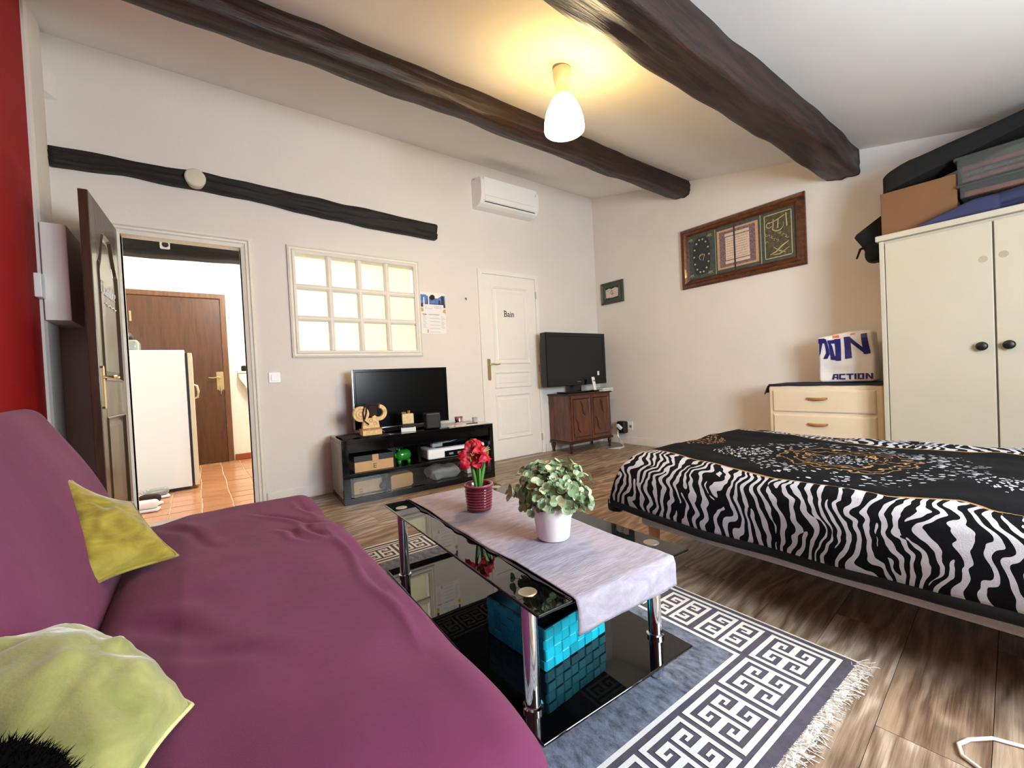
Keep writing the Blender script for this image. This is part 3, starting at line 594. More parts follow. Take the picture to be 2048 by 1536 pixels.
# ------------------------------------------------------------------ sofa
SY0, SY1 = 0.40, 2.10
sofa = thing('sofa_bed', 'plum stretch-covered sofa bed along the red wall, two green cushions on it', 'sofa', (0.05, 1.25, 0))
CR = [((0.16, 1.86), (0.33, 1.55), 0.012, 0.010), ((0.26, 1.62), (0.30, 1.36), 0.010, 0.010), ((0.20, 1.60), (0.245, 1.40), 0.010, 0.007), ((0.30, 1.95), (0.345, 1.60), 0.010, 0.008),
      ((0.335, 1.50), (0.325, 1.05), 0.010, 0.014), ((0.325, 1.08), (0.335, 0.72), 0.013, 0.012), ((0.02, 1.55), (-0.12, 1.95), 0.016, 0.006), ((0.02, 0.95), (-0.16, 1.25), 0.025, 0.008), ((0.10, 0.80), (-0.10, 1.05), 0.02, 0.005)]
def creases(x, y):
    out = 0.0
    for (ax_, ay_), (bx_, by_), w, d in CR:
        dx, dy = bx_-ax_, by_-ay_; L2 = dx*dx+dy*dy; t = ((x-ax_)*dx+(y-ay_)*dy)/L2
        if -0.1 < t < 1.1:
            dist = ((x-ax_)*dy-(y-ay_)*dx)/math.sqrt(L2)+0.008*math.sin(t*7+ax_*30); f = math.sin(math.pi*min(1, max(0, (t+0.1)/1.2)))
            out += f*d*(-math.exp(-(dist/w)**2)+0.7*math.exp(-((dist-1.9*w)/(1.3*w))**2))
    return out
def seat_def(p):
    x, y, z = p; t = (z-0.02)/0.42
    if z > 0.2:
        e = min(1, max(0, (y-SY0)/0.2)); f = min(1, max(0, (SY1-y)/0.12)); 
        z += 0.012*math.sin(math.pi*min(1, max(0, (x+0.22)/0.62)))-0.02*(1-e)**2-0.012*(1-f)**2-0.03*max(0, -x-0.05)/0.15
        z += wob((x, y, 0), 3.0, 0.012, 3)+wob((x, y, 1), 9, 0.004, 9)
        z += creases(x, y)
        pass
    x += wob((y, z, 0), 4, 0.010, 5)*(1 if x > 0.3 else 0)-0.035*max(0, (0.80-y)/0.4)**1.6*min(1, max(0, x/0.3))
    return (x, y, z)
mb = MB(); mb.rbox((0.085, (SY0+SY1)/2, 0.23), (0.61, SY1-SY0, 0.42), 0.07, (64, 170, 6), seat_def); mb.build('seat', 'purple', parent=sofa, smooth=True)
BM = T(-0.205, 0, 0.36) @ Matrix.Rotation(math.radians(-22.5), 4, 'Y')
def back_def(p):
    x, y, z = p
    x += 0.018*math.sin(math.pi*min(1, max(0, z/0.55)))+wob((0, y, z), 3, 0.012, 8)
    return (x, y, z+wob((x, y, 0), 2.2, 0.012, 4))
mb = MB(BM); mb.rbox((-0.075, (SY0+SY1)/2+0.0, 0.285), (0.15, SY1-SY0, 0.60), 0.05, (4, 40, 20), back_def); mb.build('backrest', 'purple', parent=sofa, smooth=True)
for y in (SY0+0.25, SY1-0.25): mb = MB(); mb.box(-0.50, -0.15, y-0.03, y+0.03, 0.0, 0.26); mb.build('base_support', 'black', parent=sofa, bevel=0.004)
def pillow(name, c, th, mat, label, seed, pinch=0.10, wr=0.012, sag=0.0, n=34):
    c00, c10, c11, c01 = [Vector(p) for p in c]; nrm = (c10-c00).cross(c01-c00).normalized()
    def side(sgn):
        def fn(i, j):
            u, v = i*2-1, j*2-1; pu = u*(1-pinch*(1-v*v)); pv = v*(1-pinch*(1-u*u)); a, b = (pu+1)/2, (pv+1)/2
            p = c00*(1-a)*(1-b)+c10*a*(1-b)+c11*a*b+c01*(1-a)*b
            h = ((1-u*u)*(1-v*v))**0.55; k = h*(1+0.9*wob((u, v*1.8, sgn), 2.4, 0.25, seed))+0.3*h*wob((u*0.7, v*4, sgn), 2.2, 0.35, seed+4)
            return p+nrm*(sgn*th*k)-nrm*sag*(1-u*u)
        return fn
    mb = MB(); mb.grid(side(1), n, n); k = len(mb.v); mb.grid(side(-1), n, n); mb.f = [f if f[0] < k else f[::-1] for f in mb.f]
    o = mb.build(name, mat, smooth=True); tag(o, label, 'cushion')
    pts = []
    for t in range(81):
        s = t/20.0; e = int(s) % 4; f = s-int(s); u, v = [(f*2-1, -1), (1, f*2-1), (1-f*2, 1), (-1, 1-f*2)][e]
        pu = u*(1-pinch*(1-v*v)); pv = v*(1-pinch*(1-u*u)); a, b = (pu+1)/2, (pv+1)/2
        pts.append(c00*(1-a)*(1-b)+c10*a*(1-b)+c11*a*b+c01*(1-a)*b-nrm*sag*(1-u*u))
    mb = MB(); mb.tube(pts, 0.004, 5); mb.build('piping', 'piping' if mat == 'lime' else mat, parent=o, smooth=True)
    return o
pillow('velvet_cushion', [(-0.25, 1.47, 0.443), (-0.068, 1.52, 0.46), (-0.185, 1.80, 0.575), (-0.345, 1.80, 0.708)], 0.058, 'olive', 'olive gold velvet cushion slumped against the sofa back near the door', 1.0, 0.14, sag=0.02)
pillow('velvet_cushion', [(-0.085, 0.54, 0.505), (-0.03, 0.77, 0.465), (-0.18, 1.12, 0.455), (-0.41, 0.95, 0.58)], 0.075, 'lime', 'pale green shiny velvet cushion at the near end of the sofa', 6.0, 0.08)
# black fluffy throw on the near corner
FC = Vector((-0.178, 0.565, 0.522)); mb = MB(); random.seed(11)
mb.grid(lambda i, j: FC+Vector((0.072*math.sin(math.pi*j)*math.cos(2*math.pi*i), 0.072*math.sin(math.pi*j)*math.sin(2*math.pi*i), -0.092*math.cos(math.pi*j))), 24, 16, wrap=True)
fur = tag(mb.build('fur_throw', 'fur', smooth=True), 'black fluffy throw on the near corner of the plum sofa', 'throw')
mb = MB()
for k in range(6000):
    d = Vector((random.gauss(0, 1), random.gauss(0, 1), random.gauss(0, 1))).normalized()
    p = FC+Vector((d.x*0.071, d.y*0.071, d.z*0.091))
    e = p+d*random.uniform(0.003, 0.009)+Vector((random.uniform(-.006, .006), random.uniform(-.006, .006), random.uniform(-.006, .004)))
    a = d.orthogonal().normalized()*0.0008; b = d.cross(a)
    mb.add([p+a, p-a*0.5+b, p-a*0.5-b, e], [(0, 1, 3), (1, 2, 3), (2, 0, 3)])
mb.build('fur', 'fur', parent=fur, kind='stuff')

# ------------------------------------------------------------------ rug
ra = math.radians(-0.97); RM = Matrix.Translation((1.545, 0.418, 0)) @ Matrix.Rotation(ra, 4, 'Z')     # origin: near right corner, x to the left is negative
RW, RL = 1.336, 1.937
rug = thing('patterned_rug', 'blue grey rug with white key border under the glass coffee table', 'rug', (0.9, 1.4, 0))
mb = MB(RM); mb.box(-RW, 0, 0, RL, 0.0005, 0.008); mb.build('pile', 'rugborder', parent=rug)
mb = MB(RM); mb.box(-RW+0.24, -0.24, 0.245, RL-0.245, 0.0085, 0.0092); mb.build('field', 'rug', parent=rug)
colw = [1, 1, 1, 0.6, 0.55, 1.0, 0.6]; roww = [1, 1, 1, 0.62, 0.5, 0.85, 1, 0.45]
Q = [[1, 1, 1, 1, 1, 1, 1], [1, 0, 0, 0, 0, 0, 1], [1, 0, 1, 1, 1, 0, 1], [1, 0, 1, 0, 1, 0, 1], [1, 0, 1, 0, 1, 0, 1], [1, 0, 1, 0, 0, 0, 1], [1, 0, 1, 1, 1, 1, 1], [1, 0, 0, 0, 0, 0, 0]]
Q[4] = [1, 0, 1, 2, 1, 0, 1]
def motif(mb, ox, oy, S, rot):
    qs = [r[:] for r in Q]
    if not rot: qs[6][1] = 1; qs[7][0] = 0
    cw = colw+colw[::-1]; rw = roww+roww[::-1]; sx, sy = S/sum(cw), S/sum(rw); y = 0
    for j in range(16):
        row = qs[j if j < 8 else 15-j]; row = row+row[::-1]; h = rw[j]*sy; x = 0; run = None
        for i in range(15):
            on = i < 14 and row[i] == 1
            if on and run is None: run = x
            if not on and run is not None:
                a, b, c, d = run, x, y, y+h
                if rot: a, b, c, d = c, d, a, b
                mb.rect(ox+a, oy+c, ox+b, oy+d, 0.0096); run = None
            if i < 14: x += cw[i]*sx
        y += h
SQ = 0.164; mb = MB(RM); nx, ny = 7, 9
px_ = (RW-2*0.048-SQ)/(nx-1); py_ = (RL-2*0.052-SQ)/(ny+1-1)
for i in range(nx):
    for yy in (0.052, RL-0.052-SQ): motif(mb, -0.048-SQ-i*px_, yy, SQ, True)
for j in range(1, ny):
    for xx in (-0.048-SQ, -RW+0.048): motif(mb, xx, 0.052+j*py_, SQ, False)
mb.build('key_pattern', 'rugwhite', parent=rug)
mb = MB(RM)
for a, w in ((0.022, 0.013), (0.227, 0.013)):
    b = a+0.006
    mb.rect(-RW+a, b, -RW+a+w, RL-b, 0.0094); mb.rect(-a-w, b, -a, RL-b, 0.0094); mb.rect(-RW+a, b, -a, b+w, 0.0095); mb.rect(-RW+a, RL-b-w, -a, RL-b, 0.0095)
mb.build('border_line', 'rugwhite', parent=rug)
mb = MB(RM); mb.box(-0.003, 0.003, 0, RL, 0.0005, 0.0095); mb.box(-RW-0.003, -RW+0.003, 0, RL, 0.0005, 0.0095); mb.box(-RW, 0, RL-0.004, RL+0.006, 0.0005, 0.0095); mb.build('bound_edge', 'fringe', parent=rug)
random.seed(5); mb = MB(RM); x = -RW
while x < 0.004:
    for s in range(3):
        L_ = random.uniform(0.03, 0.06); a = random.gauss(0, 0.5); pts = []; px, py, pz = x+random.uniform(-.003, .003), random.uniform(0, .006), 0.006
        for t in range(5):
            pts.append((px, py, max(0.0015, pz))); px += math.sin(a)*L_/4; py -= math.cos(a)*L_/4; pz += random.uniform(-.004, .004); a += random.gauss(0, 0.35)
        mb.tube(pts, 0.001, 4)
    x += 0.0062
mb.build('fringe', 'fringe', parent=rug, kind='stuff')
mb = MB(RM); mb.box(-RW, 0.0, -0.022, 0.0, 0.0008, 0.003); mb.build('woven_heading', 'fringe', parent=rug)

# ------------------------------------------------------------------ coffee table
TM = T(0.845, 1.212, 0) @ Rz(-2.6); TW, TL, TZ = 0.535, 1.058, 0.405
table = thing('coffee_table', 'two-tier black glass coffee table with chrome legs standing on the rug', 'table', (0.845, 1.212, 0.009))
def glass_slab(mb, w, l, z1, th): mb.rbox((0, 0, z1-th/2), (w, l, th), 0.0035, (1, 1, 1))
mb = MB(TM); glass_slab(mb, TW, TL, TZ, 0.008); mb.build('glass_top', 'tableglass', parent=table, smooth=False)
mb = MB(TM); glass_slab(mb, TW+0.005, TL, 0.128, 0.008); mb.build('glass_shelf', 'tableglass', parent=table)
for sx, sy in ((-1, -1), (1, -1), (-1, 1), (1, 1)):
    cx, cy = sx*0.226, sy*0.434
    mb = MB(TM); mb.lathe([(0.019, 0.012), (0.019, 0.118), (0.024, 0.118), (0.024, 0.120)], (cx, cy, 0), 20); mb.lathe([(0.025, 0.128), (0.025, 0.136), (0.0195, 0.138), (0.0195, 0.397)], (cx, cy, 0), 20)
    leg = mb.build('leg', 'chrome', parent=table, smooth=True); leg.modifiers.new('split', 'EDGE_SPLIT')
    mb = MB(TM); mb.lathe([(0.017, 0.0095), (0.019, 0.014)], (cx, cy, 0), 14); mb.build('foot_pad', 'plastic', parent=leg)
    mb = MB(TM); mb.lathe([(0.023, TZ+0.0002), (0.022, TZ+0.0012), (0.019, TZ+0.0016)], (cx, cy, 0), 24); mb.build('cap', 'steel', parent=table)
# linen runner over the table with a hanging near end
def runner(x0, x1, lift, seed, hang):
    def fn(i, j):
        s = j*(1.05+hang)-hang; x = x0+(x1-x0)*i+0.006*math.sin(s*9+i*3)*(1 if i in (0, 1) else 0.3)+wob((s, i, 0), 6, 0.006, seed)
        yy = -TL/2+s; z = TZ+lift+max(0, wob((x, yy, 0), 7, 0.006, seed)+wob((x*2, yy*8, 2), 4, 0.002, seed))
        if s < 0.0:
            a = min(1.0, -s/0.02); yy = -TL/2-0.004-0.006*a-0.012*abs(wob((x, s, 0), 9, 1, seed)); z = TZ+lift+s*0.97+0.002
        return (x, yy, z)
    return fn
mb = MB(TM); mb.grid(runner(-0.168, 0.186, 0.003, 2, 0.082), 40, 130)
o = mb.build('table_runner', 'linen', smooth=True); sd = o.modifiers.new('thick', 'SOLIDIFY'); sd.thickness = 0.0016; sd.offset = 1
tag(o, 'lilac grey linen runner along the coffee table, one end hanging', 'runner')
def hemfn(i, j):
    y = -TL/2+0.004+(TL-0.01)*j; return (-0.170-0.004*i-0.005*max(0, math.sin(y*26)+0.7*math.sin(y*61))*i+wob((y, 0, 0), 7, 0.006, 3)*i, y, TZ+0.0025+0.003*math.sin(y*26)**2*(1-i)*0)
mb = MB(TM); mb.grid(hemfn, 4, 120); hm = mb.build('hem_lining', 'charcoal', parent=o); hm.modifiers.new('thick', 'SOLIDIFY').thickness = 0.001

# turquoise basket on the lower shelf, every visible woven strap a piece
bk = thing('woven_basket', 'turquoise woven strap basket on the lower glass shelf of the table', 'basket', (0.81, 0.99, 0.129))
BKM = T(0.818, 0.992, 0.129) @ Rz(4.0); bw, bl, bh = 0.25, 0.25, 0.112
mb = MB(BKM); t = 0.004
for a in ((-bw/2, bw/2, -bl/2, -bl/2+t), (-bw/2, bw/2, bl/2-t, bl/2), (-bw/2, -bw/2+t, -bl/2+t, bl/2-t), (bw/2-t, bw/2, -bl/2+t, bl/2-t)): mb.box(a[0], a[1], a[2], a[3], 0.001, bh)
mb.box(-bw/2, bw/2, -bl/2, bl/2, 0.0005, 0.004); mb.build('basket_body', 'tealin', parent=bk)
for face in range(4):
    F = BKM @ Rz(90*face); n, r = 8, 4; w = bw/n; h = bh/r
    for i in range(n):
        for j in range(r):
            k = 1 if (i+j) % 2 else 0; x = -bw/2+(i+0.5)*w; z = (j+0.5)*h+random.uniform(-.001, .001); d = 0.0035 if k else 0.0018
            mb = MB(F); ww, hh = (w*0.52, h*0.46) if k else (w*0.47, h*0.52)
            y = -bl/2
            v = [(x-ww, y, z-hh), (x+ww, y, z-hh), (x+ww, y, z+hh), (x-ww, y, z+hh), (x-ww*.8, y-d, z-hh*.85), (x+ww*.8, y-d, z-hh*.85), (x+ww*.8, y-d, z+hh*.85), (x-ww*.8, y-d, z+hh*.85)]
            mb.add(v, [(4, 5, 6, 7), (0, 1, 5, 4), (1, 2, 6, 5), (2, 3, 7, 6), (3, 0, 4, 7)]); mb.build('strap', 'teal', parent=bk)

# ------------------------------------------------------------------ plants on the table
zt = TZ+0.009
pot = thing('amaryllis_pot', 'red artificial amaryllis in a ribbed burgundy pot on the runner', 'potted plant', (0.84, 1.385, zt))
PC = (0.842, 1.385, zt); prof = [(0.040, 0.0), (0.045, 0.002)]; z = 0.006
while z < 0.082: prof += [(0.0465+z*0.07, z), (0.0448+z*0.07, z+0.003), (0.0448+z*0.07, z+0.005), (0.0468+z*0.07, z+0.008)]; z += 0.0105
prof += [(0.054, 0.088), (0.056, 0.095), (0.055, 0.0985), (0.050, 0.0985), (0.047, 0.09), (0.045, 0.07)]
mb = MB(); mb.lathe(prof, PC, 40); mb.build('pot', 'burgundy', parent=pot, smooth=True)
mb = MB(); mb.lathe([(0.0535, 0.0905), (0.0563, 0.095), (0.0555, 0.0992), (0.0505, 0.0995)], PC, 40, cap=False); mb.build('rim', 'pinkrim', parent=pot, smooth=True)
for k, zz in enumerate((0.012, 0.0225, 0.033, 0.0435, 0.054, 0.0645, 0.075)):
    mb = MB(); pts = [(PC[0]+(0.0474+zz*0.07)*math.cos(a), PC[1]+(0.0474+zz*0.07)*math.sin(a), PC[2]+zz) for a in [math.radians(150+12*i+(k % 2)*4) for i in range(20)]]
    mb.tube(pts, 0.0013, 5); mb.build('worn_band', 'pinkrim', parent=pot)
mb = MB(); mb.lathe([(0.046, 0.072), (0.046, 0.076)], PC, 24); mb.build('soil', 'soil', parent=pot)
def leaf_blade(name, base, mid, tip, w, mat, parent, fold=0.006):
    b, m_, t_ = Vector(base), Vector(mid), Vector(tip); side = (t_-b).cross(Vector((0.595, 0.804, 0))).normalized()
    def fn(i, j):
        p = b*(1-j)**2+m_*2*j*(1-j)+t_*j*j; ww = w*math.sin(math.pi*(0.16+0.84*j))**0.7 if j < 1 else 0.0005
        u = i*2-1; return p+side*u*ww+Vector((-0.595, -0.804, 0.1))*(fold*(1-u*u))
    mb = MB(); mb.grid(fn, 5, 14); o = mb.build(name, mat, parent=parent, smooth=True); o.modifiers.new('thick', 'SOLIDIFY').thickness = 0.0012; return o
X, Y, Z = PC; Z += 0.076
leaf_blade('leaf', (X-0.008, Y, Z), (X-0.018, Y, Z+0.07), (X-0.036, Y-0.008, Z+0.13), 0.0065, 'leafg', pot)
leaf_blade('leaf', (X+0.008, Y-0.004, Z), (X+0.018, Y, Z+0.07), (X+0.044, Y-0.014, Z+0.145), 0.0065, 'leafg', pot)
leaf_blade('leaf', (X, Y-0.006, Z), (X+0.004, Y-0.006, Z+0.05), (X+0.006, Y-0.006, Z+0.11), 0.006, 'leafg', pot)
mb = MB(); mb.tube([(X, Y, Z), (X, Y, Z+0.06), (X+0.002, Y, Z+0.115)], [0.006, 0.0055, 0.005], 8); mb.build('stalk', 'leafg', parent=pot, smooth=True)
leaf_blade('bud_sheath', (X+0.001, Y-0.010, Z+0.085), (X+0.0, Y-0.014, Z+0.11), (X-0.012, Y-0.014, Z+0.128), 0.007, 'bud', pot)
leaf_blade('bud_sheath', (X+0.004, Y-0.010, Z+0.085), (X+0.012, Y-0.014, Z+0.11), (X+0.020, Y-0.014, Z+0.132), 0.006, 'bud', pot)
for c, d, rr in ((Vector((X-0.024, Y-0.012, Z+0.135)), Vector((-0.42, -0.66, 0.34)), 0.060), (Vector((X+0.024, Y-0.006, Z+0.142)), Vector((0.5, -0.52, 0.42)), 0.062)):
    d.normalize(); e1 = d.orthogonal().normalized(); e2 = d.cross(e1)
    for k in range(6):
        a = math.radians(60*k+(8 if k % 2 else -6)); out = e1*math.cos(a)+e2*math.sin(a); sd = -e1*math.sin(a)+e2*math.cos(a); r2 = rr*(0.95 if k % 2 else 1.05)*random.uniform(0.92, 1.08)
        def fn(i, j, out=out, sd=sd, r2=r2, k=k):
            u = i*2-1; w = 0.023*math.sin(math.pi*min(1, 0.08+0.9*j))**0.7+0.0008
            return c-d*0.022+out*(r2*j**0.9)+d*(0.05*j-0.052*j**3+0.008*abs(u)*j)+sd*u*w+d*wob((u*1.2, j*2.5, k), 3, 0.012, k+c.x*50)
        mb = MB(); mb.grid(fn, 7, 10); o = mb.build('petal', 'petal', parent=pot, smooth=True); o.modifiers.new('thick', 'SOLIDIFY').thickness = 0.0008
    mb = MB()
    for k in range(5): mb.tube([c-d*0.01, c+d*0.03+e1*math.cos(k*1.3)*0.008+e2*math.sin(k*1.3)*0.008], 0.0008, 4)
    mb.build('stamen', 'bud', parent=pot)
ep = thing('eucalyptus_pot', 'bushy artificial eucalyptus in a white pot on the runner', 'potted plant', (0.858, 0.972, zt))
PC = (0.858, 0.982, zt)
mb = MB(); mb.lathe([(0.046, 0.0), (0.0495, 0.004), (0.058, 0.066), (0.0615, 0.071), (0.064, 0.105), (0.063, 0.1065), (0.0595, 0.1065), (0.057, 0.085)], PC, 40); o = mb.build('pot', 'potwhite', parent=ep, smooth=True)
o.modifiers.new('split', 'EDGE_SPLIT').split_angle = math.radians(50)
mb = MB(); mb.lathe([(0.0575, 0.09), (0.04, 0.098)], PC, 24); mb.build('soil', 'soil', parent=ep)
random.seed(21)
lm = []
for v in range(3):
    mb = MB(); r_ = 0.0118; vs = [(0, 0, 0)]; n = 10
    for ring, rr in enumerate((0.55, 1.0)):
        for k in range(n): a = 2*math.pi*k/n; vs.append((rr*r_*0.86*math.sin(a), r_*(1-math.cos(a))*rr if ring else r_*(1-math.cos(a)*0.55), (0.0005+0.0035*rr*rr*abs(math.sin(a))) if v else 0.003*rr*rr))
    vs[0] = (0, r_, -0.001); fs = [(0, 1+k, 1+(k+1) % n) for k in range(n)]+[(1+k, 1+n+k, 1+n+(k+1) % n, 1+(k+1) % n) for k in range(n)]
    mb.add(vs, fs); me = bpy.data.meshes.new('leaf'); me.from_pydata([tuple(p) for p in mb.v], [], mb.f); me.materials.append(M['euc%d' % v]); me.polygons.foreach_set('use_smooth', [True]*len(me.polygons)); lm.append(me)
stems = MB(); rest = MB(); nl = 0
C0 = Vector(PC)+Vector((0, 0, 0.112)); cl_ = []
for s in range(170):
    th = s*2.39996; zf = 1-(s+0.5)/170*0.98; rr = math.sqrt(max(0.0, 1-zf*zf)); d = Vector((math.cos(th)*rr, math.sin(th)*rr, zf))
    if d.dot(Vector((0.62, 0.78, 0))) > 0.75: continue
    R_ = random.uniform(0.74, 1.18) if s % 3 else random.uniform(0.5, 0.8)
    cl_.append((s % 3 == 0, -d.y+0.3*d.z, d, R_))
cl_.sort(key=lambda t: (t[0], -t[1]))
for inner, _k, d, R_ in cl_:
    tip = C0+Vector((d.x*0.112*R_, d.y*0.112*R_, d.z*0.108*R_+(0.0 if d.z > 0 else 0.0)))
    b = Vector(PC)+Vector((d.x*0.030, d.y*0.030, 0.098)); m_ = (b+tip)/2+Vector((0, 0, 0.018))
    stems.tube([b, m_, tip], [0.0014, 0.0011, 0.0008], 4)
    for t, kk in ((1.0, 3), (0.72, 2)):
        p0 = b*(1-t)**2+m_*2*t*(1-t)+tip*t*t
        for q_ in range(kk):
            side = d.cross(Vector((random.gauss(0, 1), random.gauss(0, 1), random.gauss(0, 1)))).normalized()
            yv = (side*1.0+d*0.45).normalized(); zv = (d-yv*d.dot(yv)).normalized(); xv = yv.cross(zv); sc = random.uniform(0.75, 1.2)*(1.05 if t == 1.0 else 1.15)
            mt = Matrix(((xv.x, yv.x, zv.x, p0.x), (xv.y, yv.y, zv.y, p0.y), (xv.z, yv.z, zv.z, p0.z), (0, 0, 0, 1))) @ Matrix.Scale(sc, 4); v = random.choice((0, 0, 1, 1, 2))
            if nl < 290 and not inner and t == 1.0:
                o = bpy.data.objects.new('leaf', lm[v]); COL.objects.link(o); nl += 1; adopt(o, ep); o.matrix_basis = mt
            else:
                rest.M = mt; rest.cur = v; rest.add([tuple(w.co) for w in lm[v].vertices], [tuple(f.vertices) for f in lm[v].polygons])
rest.build('foliage', ['euc0', 'euc1', 'euc2'], parent=ep, kind='stuff', smooth=True)
stems.build('stem', 'stem', parent=ep, kind='stuff')

# ------------------------------------------------------------------ bed
bed = thing('platform_bed', 'low bed with grey base and pale wooden legs under the zebra bedspread', 'bed', (2.28, 0.35, 0))
BX0, BX1, BY0, BY1 = 1.665, 2.88, -0.66, 1.275
mb = MB(); mb.rbox(((BX0+BX1)/2, (BY0+BY1)/2, 0.225), (BX1-BX0, BY1-BY0, 0.10), 0.02, (6, 10, 1)); mb.build('bed_base', 'bedfabric', parent=bed, smooth=True)
mb = MB(); mb.rbox(((BX0+BX1)/2, (BY0+BY1)/2, 0.372), (BX1-BX0-0.03, BY1-BY0-0.02, 0.19), 0.05, (6, 10, 2)); mb.build('mattress', 'matt', parent=bed, smooth=True)
for x in (BX0+0.045, BX1-0.06):
    for y in (BY1-0.045, BY0+0.08):
        mb = MB(); mb.lathe([(0.017, 0), (0.02, 0.05), (0.028, 0.178)], (x, y, 0), 16); mb.build('leg', 'legwood', parent=bed, smooth=True)
# fleece bedspread: cross-section from the near hem over the mattress to the far hem
sec = [(1.612, 0.262), (1.606, 0.285), (1.604, 0.33), (1.612, 0.385), (1.632, 0.435), (1.665, 0.470), (1.71, 0.488), (1.76, 0.494), (1.9, 0.496), (2.1, 0.497), (2.3, 0.497), (2.5, 0.497), (2.66, 0.496), (2.80, 0.492), (2.875, 0.475), (2.92, 0.43), (2.94, 0.36), (2.945, 0.28)]
acc = [0]
for (a, b), (c, d) in zip(sec, sec[1:]): acc.append(acc[-1]+math.hypot(c-a, d-b))
def sec_at(s):
    for k in range(len(acc)-1):
        if s <= acc[k+1] or k == len(acc)-2: t = (s-acc[k])/(acc[k+1]-acc[k]); return (sec[k][0]+(sec[k+1][0]-sec[k][0])*t, sec[k][1]+(sec[k+1][1]-sec[k][1])*t)
XBND = [(-0.8, 1.72), (0.10, 1.665), (0.215, 1.735), (0.334, 1.705), (0.46, 1.655), (0.523, 1.665), (0.772, 1.715), (1.05, 1.785), (1.312, 1.845), (1.6, 1.87)]
def bspread(nu, nv):
    vs = []; uvs = []; fs = []; Lt = acc[-1]; YE = BY1+0.055
    ysamp = [BY0+0.02+(YE-BY0-0.02)*j/(nv-1) for j in range(nv)]; ysamp += [YE+0.03*k for k in (0.35, 0.7, 1, 1.02, 1.03, 1.0)]
    drop = [0]*nv+[0.015, 0.045, 0.09, 0.14, 0.18, 0.20]
    for j, y in enumerate(ysamp):
        dj = drop[j]; xb = lerp_poly(XBND, min(y, 1.59))
        for i in range(nu):
            s = Lt*i/(nu-1); x, z = sec_at(s); top = 1 if z > 0.465 else 0
            f = max(0, (y-0.95)/0.4); near = max(0, (0.49-z)/0.23) if x < 1.8 else 0
            x -= 0.022*near*math.sin(y*6.0+0.6)+wob((y, z, 0), 5, 0.012, 2)*near; z2 = z
            if near > 0: z2 += 0.012*math.sin(y*5.2+1.0)*near+f*0.02*near; x += -0.0*f
            if top or x > 1.8: z2 += wob((x, y, 0), 3.2, 0.016, 1)+wob((x, y, 5), 8, 0.006, 3)
            yy = y+0.05*near*f
            if dj: z2 = max(0.255+0.02*near, z2-dj)
            vs.append((x, yy, z2)); uvs.append((x-xb if x > 1.70 else -(abs(x-xb)+max(0, (0.49-z))*0.95), y+(dj*0.8)))
    n = len(ysamp)
    for j in range(n-1):
        for i in range(nu-1): a = j*nu+i; fs.append((a, a+1, a+nu+1, a+nu))
    return vs, fs, uvs, n
mb = MB(); vs, fs, uvs, nr = bspread(150, 150); mb.add(vs, fs); mb.uv = uvs
spread = mb.build('bedspread', 'zebra', smooth=True); spread.modifiers.new('thick', 'SOLIDIFY').thickness = 0.007; spread.modifiers['thick'].offset = 1
tag(spread, 'black fleece bedspread with zebra border and white medallions over the bed', 'bedspread')
hp = [vs[j*150] for j in range(nr)]+[vs[(nr-1)*150+i] for i in range(1, 150)]+[vs[j*150+149] for j in range(nr-2, -1, -1)]
mb = MB()
def hemring(i, j):
    p = Vector(hp[min(len(hp)-1, int(round(j*(len(hp)-1))))]); a = 2*math.pi*i; return (p.x+math.cos(a)*0.009, p.y+math.cos(a)*0.004, p.z-0.012+math.sin(a)*0.024)
mb.grid(hemring, 8, len(hp), wrap=True); mb.build('hem', 'blackhem', parent=spread, smooth=True)
# ------------------------------------------------------------------ black TV stand
SM = T(0.842, 3.325, 0) @ Rz(-3.6); SW, SD, SH = 1.318, 0.455, 0.494      # origin: front left bottom corner; u to the right, v towards the wall
stand = thing('tv_stand', 'low black gloss TV stand with glass-fronted shelf against back wall', 'TV stand', (1.5, 3.5, 0))
def sbox(name, x0, x1, y0, y1, z0, z1, m, parent=stand, bevel=0.002):
    mb = MB(SM); mb.box(x0, x1, y0, y1, z0, z1); return mb.build(name, m, parent=parent, bevel=bevel)
sbox('top', 0, SW, 0, SD, SH-0.032, SH, 'gloss'); sbox('plinth', 0, SW, 0, SD, 0.0, 0.045, 'gloss')
sbox('side_panel', 0, 0.035, 0.03, SD, 0.045, SH-0.032, 'greygloss'); sbox('side_panel', SW-0.035, SW, 0.0, SD, 0.045, SH-0.032, 'gloss'); sbox('post', 0, 0.05, 0, 0.03, 0.045, SH-0.032, 'gloss')  # left panel is black gloss; its grey paints in the reflected white wall
sbox('fascia', 0.05, SW-0.035, 0.012, 0.03, SH-0.105, SH-0.032, 'gloss')
sbox('shelf', 0.05, SW-0.035, 0.03, SD-0.01, 0.205, 0.225, 'gloss'); sbox('divider', 0.615, 0.64, 0.06, SD-0.01, 0.225, SH-0.032, 'gloss'); sbox('back_panel', 0.035, SW-0.035, SD-0.01, SD, 0.045, SH-0.032, 'black')
sbox('glass_flap', 0.052, SW-0.037, 0.008, 0.013, 0.052, 0.2, 'clear', bevel=0)
def sp(x, y, z): return SM @ Vector((x, y, z))
